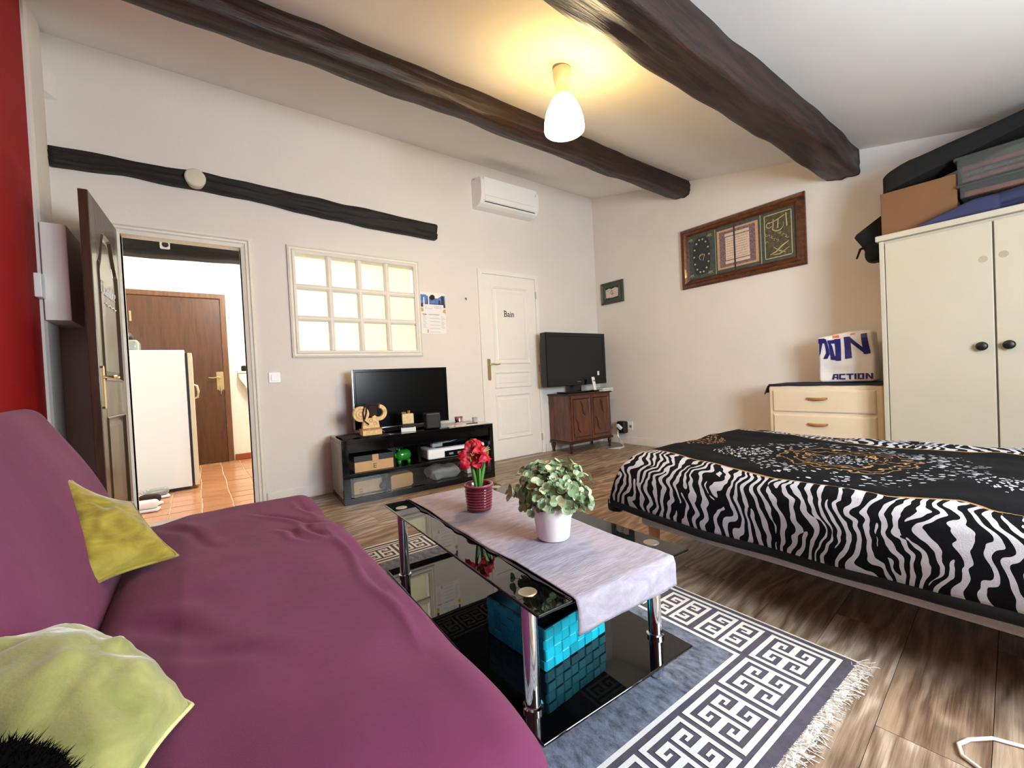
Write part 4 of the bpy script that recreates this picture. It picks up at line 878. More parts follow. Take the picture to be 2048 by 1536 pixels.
# contents
o = sbox('carton', 0.10, 0.405, 0.06, 0.26, 0.226, 0.305, 'kraft', parent=None); tag(o, 'kraft gift carton with a black band on the left shelf of the stand', 'box')
sbox('lid', 0.096, 0.409, 0.056, 0.264, 0.3055, 0.352, 'black', parent=o)
sbox('strap', 0.235, 0.285, 0.052, 0.0555, 0.3055, 0.353, 'kraft', parent=o, bevel=0)
mb = MB(SM @ BACK(0.0592)); mb.box(0.245, 0.249, 0.245, 0.28, 0, 0.0006)
for zz in (0.245, 0.26, 0.276): mb.box(0.245, 0.268, zz, zz+0.004, 0.0, 0.0007)
mb.build('emblem', 'ink', parent=o)
c = sp(0.515, 0.14, 0)
pig = thing('piggy_bank', 'green glazed piggy bank on the left shelf of the stand', 'piggy bank', (c.x, c.y, 0.226))
mb = MB(SM); mb.rbox((0.515, 0.15, 0.298), (0.135, 0.10, 0.095), 0.045, (3, 3, 3)); mb.build('body', 'pigreen', parent=pig, smooth=True)
for dx in (-0.04, 0.04):
    for dy in (-0.025, 0.025): mb = MB(SM); mb.lathe([(0.013, 0.227), (0.017, 0.262)], (0.515+dx, 0.15+dy, 0), 12); mb.build('foot', 'pigreen', parent=pig, smooth=True)
mb = MB(SM); mb.tube([(0.455, 0.15, 0.30), (0.438, 0.147, 0.298)], [0.024, 0.021], 14); mb.build('snout', 'pigreen', parent=pig)
for dy in (-0.03, 0.03): mb = MB(SM); mb.lathe([(0.014, 0), (0.003, 0.028)], (0.475, 0.15+dy, 0.335), 8); mb.build('ear', 'pigreen', parent=pig, smooth=True)
pj = thing('media_box', 'white and black media player box on the right shelf of the stand', 'device', tuple(sp(1.0, 0.2, 0.226)))
mb = MB(SM); mb.rbox((0.985, 0.19, 0.277), (0.56, 0.24, 0.092), 0.018, (2, 2, 1)); mb.build('case', 'plastic', parent=pj, smooth=True)
mb = MB(SM); mb.box(0.86, 1.262, 0.066, 0.074, 0.238, 0.292); mb.build('front_panel', 'screen', parent=pj, bevel=0.002)
for k in range(4): mb = MB(SM); mb.box(0.90+0.08*k, 0.94+0.08*k, 0.063, 0.066, 0.255, 0.275); mb.build('button', 'greyplastic', parent=pj, bevel=0.001)
mb = MB(SM); mb.box(0.80, 1.25, 0.10, 0.28, 0.3235, 0.326); mb.build('top_plate', 'black', parent=pj)
mb = MB(SM); random.seed(3)
for k in range(4):
    pts = [(0.80+0.05*t+0.02*math.sin(t*1.9+k), 0.15+0.03*math.cos(t*1.3+k*2), 0.338+0.005*k+0.012*abs(math.sin(t*0.9+k))+0.006*t) for t in range(8)]; mb.tube(pts, 0.006, 6)
mb.rbox((0.82, 0.15, 0.3435), (0.10, 0.06, 0.034), 0.012, 2)
tag(mb.build('crumpled_wrapper', 'bagfilm', smooth=True), 'crumpled clear plastic wrapper on top of the white media box', 'wrapper')
def carton(name, x0, x1, z0, z1, y, label):
    mb = MB(SM @ BACK(y)); mb.prism([(x0, z0), (x1-0.02, z0+0.004), (x1, z0+0.02), (x1, z1-0.014), (x1-0.012, z1), (x0+0.012, z1-0.003), (x0, z1-0.015)], -0.10, 0); o = mb.build(name, 'kraft', bevel=0.002); return tag(o, label, 'box')
cb = carton('carton', 0.095, 0.33, 0.046, 0.148, 0.10, 'plain cardboard carton at the left end behind the stand glass')
mb = MB(SM @ BACK(0.0995)); ribbon(mb, arc(0.148, 0.074, 0.012, 20, 160, 8), 0.003, 0.0); mb.box(0.135, 0.161, 0.062, 0.066, 0, 0.0008); mb.build('emblem', 'ink', parent=cb)
mb = MB(SM); mb.tube([(0.315, 0.09, 0.078), (0.322, 0.07, 0.10), (0.33, 0.07, 0.13), (0.340, 0.09, 0.16)], [0.03, 0.028, 0.026, 0.03], 10); tag(mb.build('black_pouch', 'blackcloth', smooth=True), 'black cloth pouch between the two cartons behind the glass', 'pouch')
carton('carton', 0.375, 0.56, 0.046, 0.162, 0.06, 'cardboard carton right of the black pouch behind the glass')
mb = MB(SM); mb.rbox((0.865, 0.16, 0.1), (0.26, 0.2, 0.104), 0.04, (6, 6, 4), lambda p: p+Vector((wob(p, 14, 0.03), wob(p, 14, 0.03, 3), min(0.02, wob(p, 14, 0.03, 6)) if p.z > 0.06 else 0)))
tag(mb.build('plastic_bag', 'bagfilm', smooth=True), 'crumpled clear plastic bag behind the stand glass, middle of the bottom shelf', 'bag')
mb = MB(SM); mb.tube([(1.045+0.035*math.cos(a*0.6), 0.15+0.01*a*0.1, 0.115+0.04*math.sin(a*0.6)) for a in range(24)], 0.005, 6); tag(mb.build('coiled_cable', 'greyplastic', smooth=True), 'coiled grey cable behind the stand glass right of the bag', 'cable')
mb = MB(SM); mb.box(1.095, 1.165, 0.12, 0.20, 0.046, 0.115); tag(mb.build('white_adapter', 'plastic', bevel=0.006), 'small white adapter box behind the stand glass', 'adapter')
mb = MB(SM); mb.box(1.18, 1.27, 0.10, 0.103, 0.046, 0.125); tag(mb.build('blue_card', 'bluecard'), 'light blue card standing behind the glass at the right end', 'card')
# television on the stand
tv = thing('television', 'black flat television with silver edge standing on the low gloss stand', 'television', (1.5, 3.62, SH))
TVM = T(1.475, 3.63, 0) @ Rz(-1.5)
mb = MB(TVM); mb.rbox((0, 0.03, 0.782), (0.868, 0.05, 0.505), 0.012, (2, 1, 2)); mb.build('casing', 'black', parent=tv, smooth=True)
mb = MB(TVM @ BACK(0.004)); mb.loft(-0.434, 0.53, 0.434, 1.035, [(0.0, -0.01), (0.0, 0.004), (0.003, 0.006), (0.02, 0.006), (0.024, 0.003)]); mb.build('screen', 'screen', parent=tv)
mb = MB(TVM); mb.box(-0.438, -0.433, -0.006, 0.03, 0.535, 1.03); mb.box(-0.434, 0.434, -0.006, 0.02, 0.524, 0.531); mb.build('silver_edge', 'steelframe', parent=tv)
mb = MB(TVM); mb.box(-0.05, 0.05, 0.02, 0.05, SH+0.012, 0.54); mb.rbox((0, 0.0, SH+0.008), (0.46, 0.21, 0.014), 0.006, (2, 2, 1)); mb.build('stand_foot', 'gloss', parent=tv)
# things on top of the stand
cs = thing('carved_stand', 'pale carved wooden scroll ornament with black leather strap, left on the stand', 'ornament', (1.10, 3.44, SH))
CM = T(1.10, 3.42, SH+0.009) @ Rz(-4) @ BACK(0)
def ringprism(mb, cx, cy, r0, r1, a0, a1, d0, d1, n=22):
    o_, i_ = arc(cx, cy, r1, a0, a1, n), arc(cx, cy, r0, a0, a1, n)
    for k in range(n-1): mb.prism([i_[k], i_[k+1], o_[k+1], o_[k]], d0, d1)
mb = MB(CM); mb.box(-0.075, 0.075, 0.0, 0.042, -0.05, 0.05); mb.build('base', 'carved', parent=cs, bevel=0.003)
mb = MB(CM); mb.box(-0.078, 0.078, 0.0425, 0.052, -0.052, 0.052); mb.build('base_band', 'orange', parent=cs)
mb = MB(CM); mb.prism([(-0.068, 0.053), (0.068, 0.053), (0.06, 0.11), (0.035, 0.135), (-0.035, 0.135), (-0.06, 0.11)], -0.022, 0.022); mb.build('neck', 'carved', parent=cs, bevel=0.003)
mb = MB(CM); mb.prism(arc(-0.072, 0.172, 0.062, 0, 345, 24), -0.02, 0.02); mb.build('scroll', 'carved', parent=cs, bevel=0.003)
mb = MB(CM); ringprism(mb, 0.065, 0.175, 0.036, 0.066, -150, 80, -0.02, 0.02); mb.build('scroll', 'carved', parent=cs)
for cx, cy, r in ((-0.072, 0.172, 0.04), (-0.072, 0.172, 0.018), (-0.03, 0.09, 0.012), (0.03, 0.09, 0.012), (0, 0.115, 0.012)):
    mb = MB(CM); ringprism(mb, cx, cy, r-0.002, r+0.002, 0, 360, 0.0202, 0.0232, 20); mb.build('carved_ring', 'orange', parent=cs)
mb = MB(CM); mb.tube([(-0.045, 0.235, 0.028), (-0.06, 0.18, 0.03), (-0.055, 0.12, 0.03), (-0.02, 0.085, 0.028)], 0.005, 6); mb.tube([(-0.03, 0.235, 0.028), (-0.035, 0.18, 0.03), (-0.05, 0.13, 0.03)], 0.005, 6); mb.tube([(-0.07, 0.232, 0.0), (0.0, 0.24, 0.0), (0.085, 0.245, 0.0)], 0.006, 6)
mb.rbox((0.02, 0.185, -0.004), (0.07, 0.09, 0.03), 0.014, 2); mb.build('leather_strap', 'darkcloth', parent=cs, smooth=True)
dk = sp(0.06, 0.11, SH)
mb = MB(SM); mb.grid(lambda i, j: (0.02+0.36*i, 0.03+0.30*j+0.03*math.sin(i*6), SH+0.003+max(0, wob((i*2, j*3, 0), 2.4, 0.010, 3))*(1 if i < 0.5 else 0.2)+0.010*max(0, 0.5-i)*math.sin(j*3.14)), 36, 26)
o = mb.build('dark_cloth', 'darkcloth', smooth=True); o.modifiers.new('thick', 'SOLIDIFY').thickness = 0.002; tag(o, 'dark brown cloth spread at the left end of the stand top', 'cloth')
o = None
pb = thing('perfume_bottle', 'gold and clear glass perfume bottle on a black base, beside speaker', 'perfume bottle', (1.42, 3.43, SH+0.04))
PM = T(1.42, 3.43, SH) @ Rz(-20)
mb = MB(PM); mb.box(-0.06, 0.06, -0.045, 0.045, 0.0005, 0.034); tag(mb.build('white_box', 'paper', bevel=0.002), 'small flat white box beneath the perfume bottle', 'box')
mb = MB(PM); mb.box(-0.05, 0.05, -0.04, 0.04, 0.0345, 0.062); mb.build('base', 'black', parent=pb, bevel=0.003)
mb = MB(PM); mb.rbox((0.0, 0, 0.107), (0.096, 0.06, 0.088), 0.008, (1, 1, 1)); mb.build('glass_body', 'amber', parent=pb, smooth=True)
mb = MB(PM); mb.rbox((0.0, 0, 0.086), (0.08, 0.046, 0.036), 0.006, (1, 1, 1)); mb.build('amber_liquid', 'gold', parent=pb, smooth=True)
mb = MB(PM); mb.box(-0.05, -0.012, -0.032, 0.032, 0.1515, 0.166); mb.lathe([(0.012, 0.152), (0.012, 0.176)], (0.01, 0, 0), 14); mb.build('cap', 'gold', parent=pb, bevel=0.002)
spk = thing('cube_speaker', 'dark grey cube loudspeaker standing in front of the television', 'speaker', (1.64, 3.42, SH))
KM = T(1.635, 3.415, SH) @ Rz(-14)
mb = MB(KM); mb.rbox((0, 0, 0.071), (0.13, 0.12, 0.138), 0.012, (1, 1, 1)); mb.build('cabinet_body', 'black', parent=spk, smooth=True)
mb = MB(KM @ BACK(-0.0605)); mb.loft(-0.052, 0.012, 0.052, 0.128, [(0, 0), (0.003, 0.004), (0.006, 0.002), (0.01, 0.002)]); mb.build('grille', simple('speaker_grille_cloth', (46, 48, 50), 0.8, var=0.2, vscale=200, bump=0.6, bscale=400), parent=spk)
mb = MB(); n = 40; pts = [(1.99+(0.20+0.008*math.cos(k*math.pi))*math.cos(2*math.pi*k/n), 3.395+(0.098+0.005*math.cos(k*math.pi))*math.sin(2*math.pi*k/n)) for k in range(n)]
mb.prism(pts, SH+0.0005, SH+0.004); tag(mb.build('lace_doily', 'doily'), 'oval pale lace doily at the right end of the stand top', 'doily')
def cup(name, x, y, r0, r1, h, mat, label, zz=SH+0.0045):
    mb = MB(); mb.lathe([(r0*0.9, 0), (r0, 0.002), (r1, h), (r1-0.002, h), (r0-0.003, 0.004)], (x, y, zz), 24); return tag(mb.build(name, mat, smooth=True), label, 'cup')
o = cup('metal_cup', 1.90, 3.41, 0.034, 0.036, 0.072, 'chrome', 'shiny steel cup on the lace doily'); mb = MB(); mb.lathe([(0.0365, 0.060), (0.037, 0.074), (0.035, 0.074)], (1.90, 3.41, SH+0.0045), 24, cap=False); mb.build('copper_rim', 'pinkrim', parent=o)
cup('glass_cup', 2.065, 3.40, 0.020, 0.026, 0.052, 'bagfilm', 'small clear glass at the far right of the lace doily')
mb = MB(); mb.tube([(1.955, 3.37, SH+0.009), (2.06, 3.345, SH+0.009)], 0.0042, 8); tag(mb.build('dark_pen', 'darkcloth'), 'dark pen lying on the lace doily beside the steel cup', 'pen')

# ------------------------------------------------------------------ mahogany cabinet and corner television
cb = thing('corner_cabinet', 'mahogany cabinet on short turned legs in the corner under the larger television', 'cabinet', (3.70, 3.64, 0))
x0, x1, y0, y1, zb, ztp = 3.365, 4.06, 3.475, 3.815, 0.115, 0.685
mb = MB(); mb.box(x0, x1, y0, y1, zb+0.02, ztp-0.02); mb.build('carcass', 'cabinet', parent=cb, bevel=0.004)
mb = MB(); mb.box(x0-0.018, x1+0.018, y0-0.018, y1+0.004, ztp-0.02, ztp); mb.build('top', 'cabdark', parent=cb, bevel=0.007)
mb = MB(); mb.box(x0-0.015, x1+0.015, y0-0.015, y1, zb-0.005, zb+0.02); mb.build('base_moulding', 'cabdark', parent=cb, bevel=0.006)
for a, b in ((x0+0.02, (x0+x1)/2-0.003), ((x0+x1)/2+0.003, x1-0.02)):
    mb = MB(BACK(y0)); mb.box(a, b, zb+0.04, ztp-0.04, 0.0, 0.008); d = mb.build('door', 'cabinet', parent=cb, bevel=0.002)
    mb = MB(BACK(y0-0.008)); mb.loft(a+0.025, zb+0.06, b-0.025, ztp-0.06, [(0, 0), (0.005, 0.006), (0.012, 0.001), (0.014, -0.001)], cap=False); mb.build('moulding', 'cabdark', parent=d)
    mb = MB(BACK(y0-0.008)); cx = (a+b)/2
    for dx, dz, sg in ((0.02, 0.10, -1), (-0.06, -0.10, -1)):
        ribbon(mb, [(cx+dx+0.075*(t-0.5)+0.012*math.sin(t*6.2), 0.41+dz-0.14*(t-0.5)*1.2) for t in [k/11 for k in range(12)]], [0.006+0.012*math.sin(math.pi*k/11) for k in range(12)], 0.0005, 0.004)
    mb.build('carved_leaf', 'cabdark', parent=d)
for x in (x0+0.02, x1-0.02):
    for y in (y0+0.02, y1-0.03):
        mb = MB(); mb.lathe([(0.012, 0), (0.015, 0.01), (0.012, 0.03), (0.02, 0.07), (0.024, 0.085), (0.018, 0.095), (0.024, 0.11)], (x, y, 0), 14); mb.build('leg', 'cabdark', parent=cb, smooth=True)
tv2 = thing('television', 'larger matt black television standing on the mahogany corner cabinet', 'television', (3.66, 3.62, ztp))
mb = MB(); mb.rbox((3.66, 3.655, 1.085), (0.985, 0.10, 0.625), 0.012, (2, 1, 2)); mb.build('casing', 'black', parent=tv2, smooth=True)
mb = MB(BACK(3.604)); mb.loft(3.168, 0.775, 4.152, 1.397, [(0, 0), (0.004, 0.006), (0.045, 0.006), (0.048, 0.001)]); mb.build('screen', 'screen2', parent=tv2)
mb = MB(BACK(3.5965)); mb.box(3.175, 4.145, 0.778, 0.836, 0, 0.004); mb.build('lower_bezel', 'gloss', parent=tv2)
mb = MB(BACK(3.592)); mb.box(3.63, 3.69, 0.812, 0.818, 0, 0.001); mb.build('maker_badge', 'greyplastic', parent=tv2)
mb = MB(); mb.box(3.60, 3.72, 3.62, 3.70, ztp+0.015, 0.80); mb.rbox((3.66, 3.655, ztp+0.009), (0.46, 0.19, 0.016), 0.007, (2, 2, 1)); mb.build('stand_foot', 'gloss', parent=tv2)
mb = MB(BACK(3.5995)); mb.rbox((4.005, 0.905, 0.003), (0.034, 0.05, 0.005), 0.0024, 1); mb.build('sticker', 'plastic', parent=tv2, smooth=True)
ph = thing('cordless_phone', 'white cordless handset upright in its cradle on the mahogany cabinet', 'phone', (3.835, 3.50, ztp))
mb = MB(T(3.835, 3.505, ztp+0.01) @ Matrix.Rotation(math.radians(-10), 4, 'X')); mb.rbox((0, 0, 0.088), (0.046, 0.022, 0.165), 0.0105, (2, 1, 3)); mb.build('handset', 'plastic', parent=ph, smooth=True)
mb = MB(T(3.835, 3.505, ztp+0.01) @ Matrix.Rotation(math.radians(-10), 4, 'X') @ BACK(-0.0112)); mb.box(-0.014, 0.014, 0.112, 0.132, 0, 0.0008); mb.build('display', 'greyplastic', parent=ph)
mb = MB(); mb.rbox((3.835, 3.515, ztp+0.011), (0.085, 0.075, 0.02), 0.008, 1); mb.build('cradle', 'black', parent=ph, smooth=True)
mb = MB()
for k, (w, d, a) in enumerate(((0.19, 0.15, 4), (0.17, 0.14, -6), (0.20, 0.145, 2), (0.15, 0.12, 10))):
    mb.M = T(3.995, 3.515, ztp+0.001+0.011*k) @ Rz(a); mb.cur = k % 2; mb.box(-w/2, w/2, -d/2, d/2, 0.0, 0.0105)
tag(mb.build('paper_stack', ['paper', 'greygloss']), 'small stack of papers and booklets right of the phone on the cabinet', 'papers')
# socket, plug adapter and cables in the corner
ou = thing('wall_socket', 'white double wall socket low on the right wall near the corner', 'socket', (XR, 3.37, 0.17))
mb = MB(RIGHT(XR)); mb.box(-3.42, -3.335, 0.18, 0.285, 0.0, 0.009); mb.build('plate', 'plastic', parent=ou, bevel=0.003)
mb = MB(RIGHT(XR)); mb.lathe([(0.018, 0.0093), (0.019, 0.0108)], (-3.365, 0.225, 0), 18, cap=True); mb.build('socket_well', 'greyplastic', parent=ou)
mb = MB(RIGHT(XR-0.011)); mb.rbox((-3.455, 0.215, 0.045), (0.12, 0.15, 0.088), 0.02, 1); o = mb.build('power_adapter', 'black', smooth=True); tag(o, 'black power adapter plugged low beside the mahogany cabinet', 'adapter')
mb = MB(RIGHT(XR-0.101) @ T(-3.45, 0.225, 0) @ Rz(-35)); mb.rbox((0, 0, 0.02), (0.08, 0.04, 0.036), 0.01, 1); tag(mb.build('white_plug', 'plastic', smooth=True), 'white mains plug on the black power adapter', 'plug')
random.seed(8)
for k in range(3):
    mb = MB(); a = k*0.8
    pts = [(4.20, 3.49, 0.20), (4.17-0.01*k, 3.46, 0.12), (4.15, 3.42-0.02*k, 0.03), (4.13-0.03*k, 3.36-0.03*k, 0.006), (4.05-0.05*k, 3.31-0.02*k, 0.005), (3.95-0.04*k, 3.34+0.02*k, 0.005)]
    mb.tube(pts, 0.0038, 6); tag(mb.build('mains_cable', 'cable', smooth=True), ['shortest white mains cable on the floor beside the mahogany cabinet', 'middle white mains cable on the floor beside the mahogany cabinet', 'white mains cable reaching farthest under the mahogany cabinet'][k], 'cable', 'cables by the corner cabinet')
mb = MB(); mb.tube([(1.352, 0.02, 0.005), (1.335, 0.10, 0.005), (1.332, 0.145, 0.005), (1.35, 0.178, 0.005), (1.385, 0.188, 0.005), (1.42, 0.175, 0.005), (1.465, 0.142, 0.005), (1.487, 0.09, 0.005), (1.53, 0.0, 0.005), (1.62, -0.1, 0.005)], 0.0042, 8)
tag(mb.build('floor_cable', 'cable', smooth=True), 'white cable looping on the floor between rug and bed', 'cable')

# ------------------------------------------------------------------ wall fittings
ac = thing('air_conditioner', 'white wall air conditioner high on the back wall above the bathroom door', 'air conditioner', (2.82, YB, 2.68))
prof = [(0.0, 0.0), (0.10, 0.0), (0.15, 0.015), (0.178, 0.055), (0.19, 0.11), (0.19, 0.24), (0.175, 0.275), (0.14, 0.287), (0.0, 0.287)]
AX0, AX1, AZ = 2.435, 3.205, 2.712
n = len(prof); mb = MB(); mb.add([(AX0, YB-a, AZ+b) for a, b in prof]+[(AX1, YB-a, AZ+b) for a, b in prof], [tuple(range(n)), tuple(range(n, 2*n))[::-1]]+[((k+1) % n, k, k+n, (k+1) % n+n) for k in range(n)])
mb.build('housing', 'plastic', parent=ac, bevel=0.006)
mb = MB(); mb.box(AX0+0.035, AX1-0.035, YB-0.1935, YB-0.19, AZ+0.092, AZ+0.275); mb.build('front_panel', 'plastic', parent=ac, bevel=0.0015)
mb = MB(); mb.add([(AX0+0.05, YB-0.179, AZ+0.043), (AX1-0.05, YB-0.179, AZ+0.043), (AX1-0.05, YB-0.193, AZ+0.088), (AX0+0.05, YB-0.193, AZ+0.088)], [(0, 1, 2, 3)]); o = mb.build('louvre', 'plastic', parent=ac); o.modifiers.new('t', 'SOLIDIFY').thickness = 0.004
mb = MB(); mb.box(AX0+0.05, AX1-0.05, YB-0.172, YB-0.165, AZ+0.030, AZ+0.036); mb.build('air_slot', 'black', parent=ac)
mb = MB(); mb.box(AX1-0.05, AX1-0.046, YB-0.195, YB-0.1936, AZ+0.20, AZ+0.235); mb.build('indicator', 'greyplastic', parent=ac)
mb = MB(T(0.060, 3.742, 2.432) @ Matrix.Rotation(math.radians(90), 4, 'X') @ T(0, 0, 0)); mb.lathe([(0.058, -0.045), (0.062, 0.0), (0.062, 0.018), (0.055, 0.026), (0.02, 0.03)], (0, 0, 0), 32)
tag(mb.build('round_detector', simple('aged_cream_plastic', (214, 206, 186), 0.5, var=0.05), smooth=False), 'round cream detector fixed to the dark timber above the doorway', 'detector')
hc = thing('hall_camera', 'small white square camera with black lens on the hall beam', 'camera', (-0.15, 4.24, 2.03))
mb = MB(BACK(4.235)); mb.rbox((-0.15, 2.067, 0.0), (0.062, 0.062, 0.03), 0.01, 1); mb.build('body', 'plastic', parent=hc, smooth=True)
mb = MB(BACK(4.219)); mb.lathe([(0.021, 0), (0.021, 0.004), (0.014, 0.007), (0.006, 0.004)], (-0.147, 2.066, 0), 24); mb.build('lens', 'black', parent=hc, smooth=True)
sw = thing('light_switch', 'white square light switch on back wall right of the doorway', 'switch', (0.495, YB, 0.955))
mb = MB(BACK(YB)); mb.box(0.453, 0.537, 0.957, 1.041, 0, 0.009); mb.build('plate', 'plastic', parent=sw, bevel=0.004)
mb = MB(BACK(YB)); mb.box(0.470, 0.520, 0.974, 1.024, 0.0092, 0.014); mb.build('rocker', 'plastic', parent=sw, bevel=0.002)
# meter box on the left return, with a small switch
bxm = thing('meter_box', 'white meter box on the left wall return beside the open dark door', 'box', (-0.60, 3.6, 1.36))
mb = MB(); mb.box(XL+0.0205, -0.555, 3.425, 3.79, 1.355, 1.90); mb.build('box_body', 'white', parent=bxm, bevel=0.004)
mb = MB(); mb.box(-0.5545, -0.549, 3.77, 3.785, 1.36, 1.46); mb.build('latch', 'plastic', parent=bxm)
mb = MB(); mb.box(XL, XL+0.03, 3.352, 3.424, 1.47, 1.60); mb.build('side_switch', 'plastic', parent=bxm, bevel=0.004)
mb = MB(); mb.add([(XL+0.002, YB-0.001, 2.79), (XL+0.06, YB-0.001, 2.80), (XL+0.06, YB-0.001, 2.95), (XL+0.002, YB-0.001, 3.02), (XL+0.002, YB-0.07, 2.82), (XL+0.04, YB-0.03, 2.81), (XL+0.045, YB-0.02, 2.94), (XL+0.002, YB-0.06, 3.0)], [(0, 1, 2, 3), (4, 7, 6, 5), (0, 4, 5, 1), (1, 5, 6, 2), (2, 6, 7, 3), (3, 7, 4, 0)])
mb.build('plaster_stub', 'wall', parent=wall_left)
# pendant lamp on the sloping ceiling
LX, LY = 1.853, 1.845; LZ = CZ(LY)
lamp = thing('ceiling_lamp', 'lit opal glass pendant lamp on the ceiling between the two beams', 'lamp', (LX, LY, LZ-0.38))
mb = MB(); mb.lathe([(0.052, 0.012), (0.055, 0.0), (0.055, -0.016)], (LX, LY, LZ), 32, cap=True); mb.build('ceiling_rose', simple('mauve_grey_metal', (150, 132, 134), 0.5, var=0), parent=lamp, smooth=True)
mb = MB(); mb.lathe([(0.055, -0.017), (0.054, -0.05), (0.047, -0.09), (0.040, -0.115)], (LX, LY, LZ), 32); mb.build('collar', 'ledge', parent=lamp, smooth=True)
mb = MB(); mb.lathe([(0.034, -0.105), (0.043, -0.12), (0.046, -0.15), (0.056, -0.18)], (LX, LY, LZ), 40, cap=False); mb.build('shade_neck', 'shadeneck', parent=lamp, smooth=True)
mb = MB(); mb.lathe([(0.056, -0.18), (0.082, -0.22), (0.105, -0.27), (0.117, -0.32), (0.121, -0.365), (0.118, -0.378), (0.114, -0.365), (0.100, -0.275)], (LX, LY, LZ), 40, cap=False); mb.build('shade', 'shade', parent=lamp, smooth=True)
mb = MB(); mb.lathe([(0.012, -0.20), (0.036, -0.255), (0.042, -0.29), (0.03, -0.325), (0.006, -0.338)], (LX, LY, LZ), 24); mb.build('bulb', 'bulb', parent=lamp, smooth=True)
point_light('lamp_light', (LX, LY, LZ-0.395), 17, (1.0, 0.80, 0.52), 0.06)
# big framed print on the right wall
pf = thing('framed_picture', 'large carved wooden frame with teal calligraphy print on the right wall', 'picture', (XR, 2.0, 1.76))
u0, u1, z0, z1 = -2.585, -1.412, 1.762, 2.392
mb = MB(RIGHT(XR)); mb.loft(u0, z0, u1, z1, [(0, 0), (0, 0.02), (0.014, 0.036), (0.036, 0.032), (0.046, 0.042), (0.068, 0.032), (0.084, 0.014), (0.09, 0.012)], cap=False); mb.build('frame', 'frame', parent=pf)
mb = MB(RIGHT(XR)); mb.rect(u0+0.07, z0+0.07, u1-0.07, z1-0.07, 0.012); mb.build('backing', 'tealart', parent=pf)
A0, A1, B0, B1 = u0+0.092, u1-0.092, z0+0.09, z1-0.09; W_, H_ = A1-A0, B1-B0
ax = lambda t: A0+W_*t
ay = lambda t: B0+H_*t
mb = MB(RIGHT(XR)); mb.prism([(ax(.04)+0.5*W_*.19*(1+math.cos(a)*abs(math.cos(a))**-0.45), ay(.5)+0.43*H_*math.sin(a)*abs(math.sin(a))**-0.3) for a in [math.radians(7+15*k) for k in range(24)]], 0.0122, 0.0128); mb.build('dark_medallion', 'tealdark', parent=pf)
mb = MB(RIGHT(XR))
for k in range(14): a = math.radians(360/14*k); cx, cy = ax(.135)+0.105*W_*0.78*math.cos(a), ay(.5)+0.38*H_*math.sin(a); mb.prism(arc(cx, cy, 0.010, 0, 300, 6), 0.0129, 0.0135)
for sx in (0.03, 0.235):
    for sy in (0.06, 0.9):
        for k in range(4): ribbon(mb, arc(ax(sx)+0.012*k-0.02, ay(sy)+0.008*(k % 2), 0.012, 30*k, 200+30*k, 7), 0.003, 0.0124)
ribbon(mb, arc(ax(.14), ay(.47), 0.03, 10, 250, 10), 0.005, 0.0129); ribbon(mb, [(ax(.11), ay(.5)), (ax(.17), ay(.52)), (ax(.15), ay(.38))], 0.005, 0.0129); mb.build('gold_flourish', 'goldart', parent=pf)
mb = MB(RIGHT(XR)); mb.rect(ax(.305), ay(.07), ax(.70), ay(.93), 0.0124); mb.build('peach_border', 'peach', parent=pf)
mb = MB(RIGHT(XR)); mb.rect(ax(.33), ay(.11), ax(.675), ay(.89), 0.0127); mb.build('scroll_border', 'mauve', parent=pf)
mb = MB(RIGHT(XR)); mb.rect(ax(.39), ay(.25), ax(.62), ay(.75), 0.013); mb.rect(ax(.385), ay(.77), ax(.62), ay(.83), 0.013); mb.rect(ax(.385), ay(.17), ax(.62), ay(.23), 0.013); mb.build('text_page', 'creamart', parent=pf)
mb = MB(RIGHT(XR)); random.seed(4)
for r in range(9):
    y = ay(.285+.052*r); x = ax(.40)
    while x < ax(.60):
        w = random.uniform(0.008, 0.022); ribbon(mb, [(x, y+random.uniform(-.002, .003)), (x+w*.5, y-0.003), (x+w, y+random.uniform(-.002, .005))], 0.0028, 0.0132, 0.0005); x += w+random.uniform(0.003, 0.006)
mb.rect(ax(.47), ay(.0), ax(.487), ay(1), 0.0136); mb.build('text_line', 'darkprint', parent=pf)
mb = MB(RIGHT(XR)); mb.rect(ax(.755), ay(.06), ax(.985), ay(.95), 0.0124); mb.build('olive_panel', 'oliveart', parent=pf)
mb = MB(RIGHT(XR)); g = 0.0128
for (a, b, c, d) in ((.755, .06, .985, .075), (.755, .935, .985, .95), (.755, .06, .762, .95), (.978, .06, .985, .95), (.285, 0, .29, 1), (.72, 0, .726, 1)): mb.rect(ax(a), ay(b), ax(c), ay(d), g)
ribbon(mb, arc(ax(.87), ay(.70), 0.05, 200, 380, 14), [0.006+0.004*math.sin(k*.4) for k in range(14)], g); ribbon(mb, [(ax(.83), ay(.66)), (ax(.835), ay(.84))], 0.008, g); ribbon(mb, [(ax(.87), ay(.64)), (ax(.875), ay(.82))], 0.008, g); ribbon(mb, [(ax(.945), ay(.64)), (ax(.94), ay(.90))], 0.009, g)
ribbon(mb, [(ax(.79), ay(.78)), (ax(.85), ay(.80)), (ax(.93), ay(.87))], 0.007, g); ribbon(mb, arc(ax(.80), ay(.74), 0.025, 60, 330, 10), 0.006, g)
mb.build('calligraphy', 'goldart', parent=pf); mb = MB(RIGHT(XR))
ribbon(mb, [(ax(.80), ay(.14)), (ax(.85), ay(.18)), (ax(.90), ay(.27)), (ax(.955), ay(.34))], [0.004, 0.010, 0.012, 0.006], g); ribbon(mb, [(ax(.83), ay(.28)), (ax(.88), ay(.18)), (ax(.93), ay(.13))], [0.004, 0.009, 0.004], g); ribbon(mb, [(ax(.82), ay(.13)), (ax(.88), ay(.12)), (ax(.96), ay(.22))], [0.004, 0.009, 0.003], g)
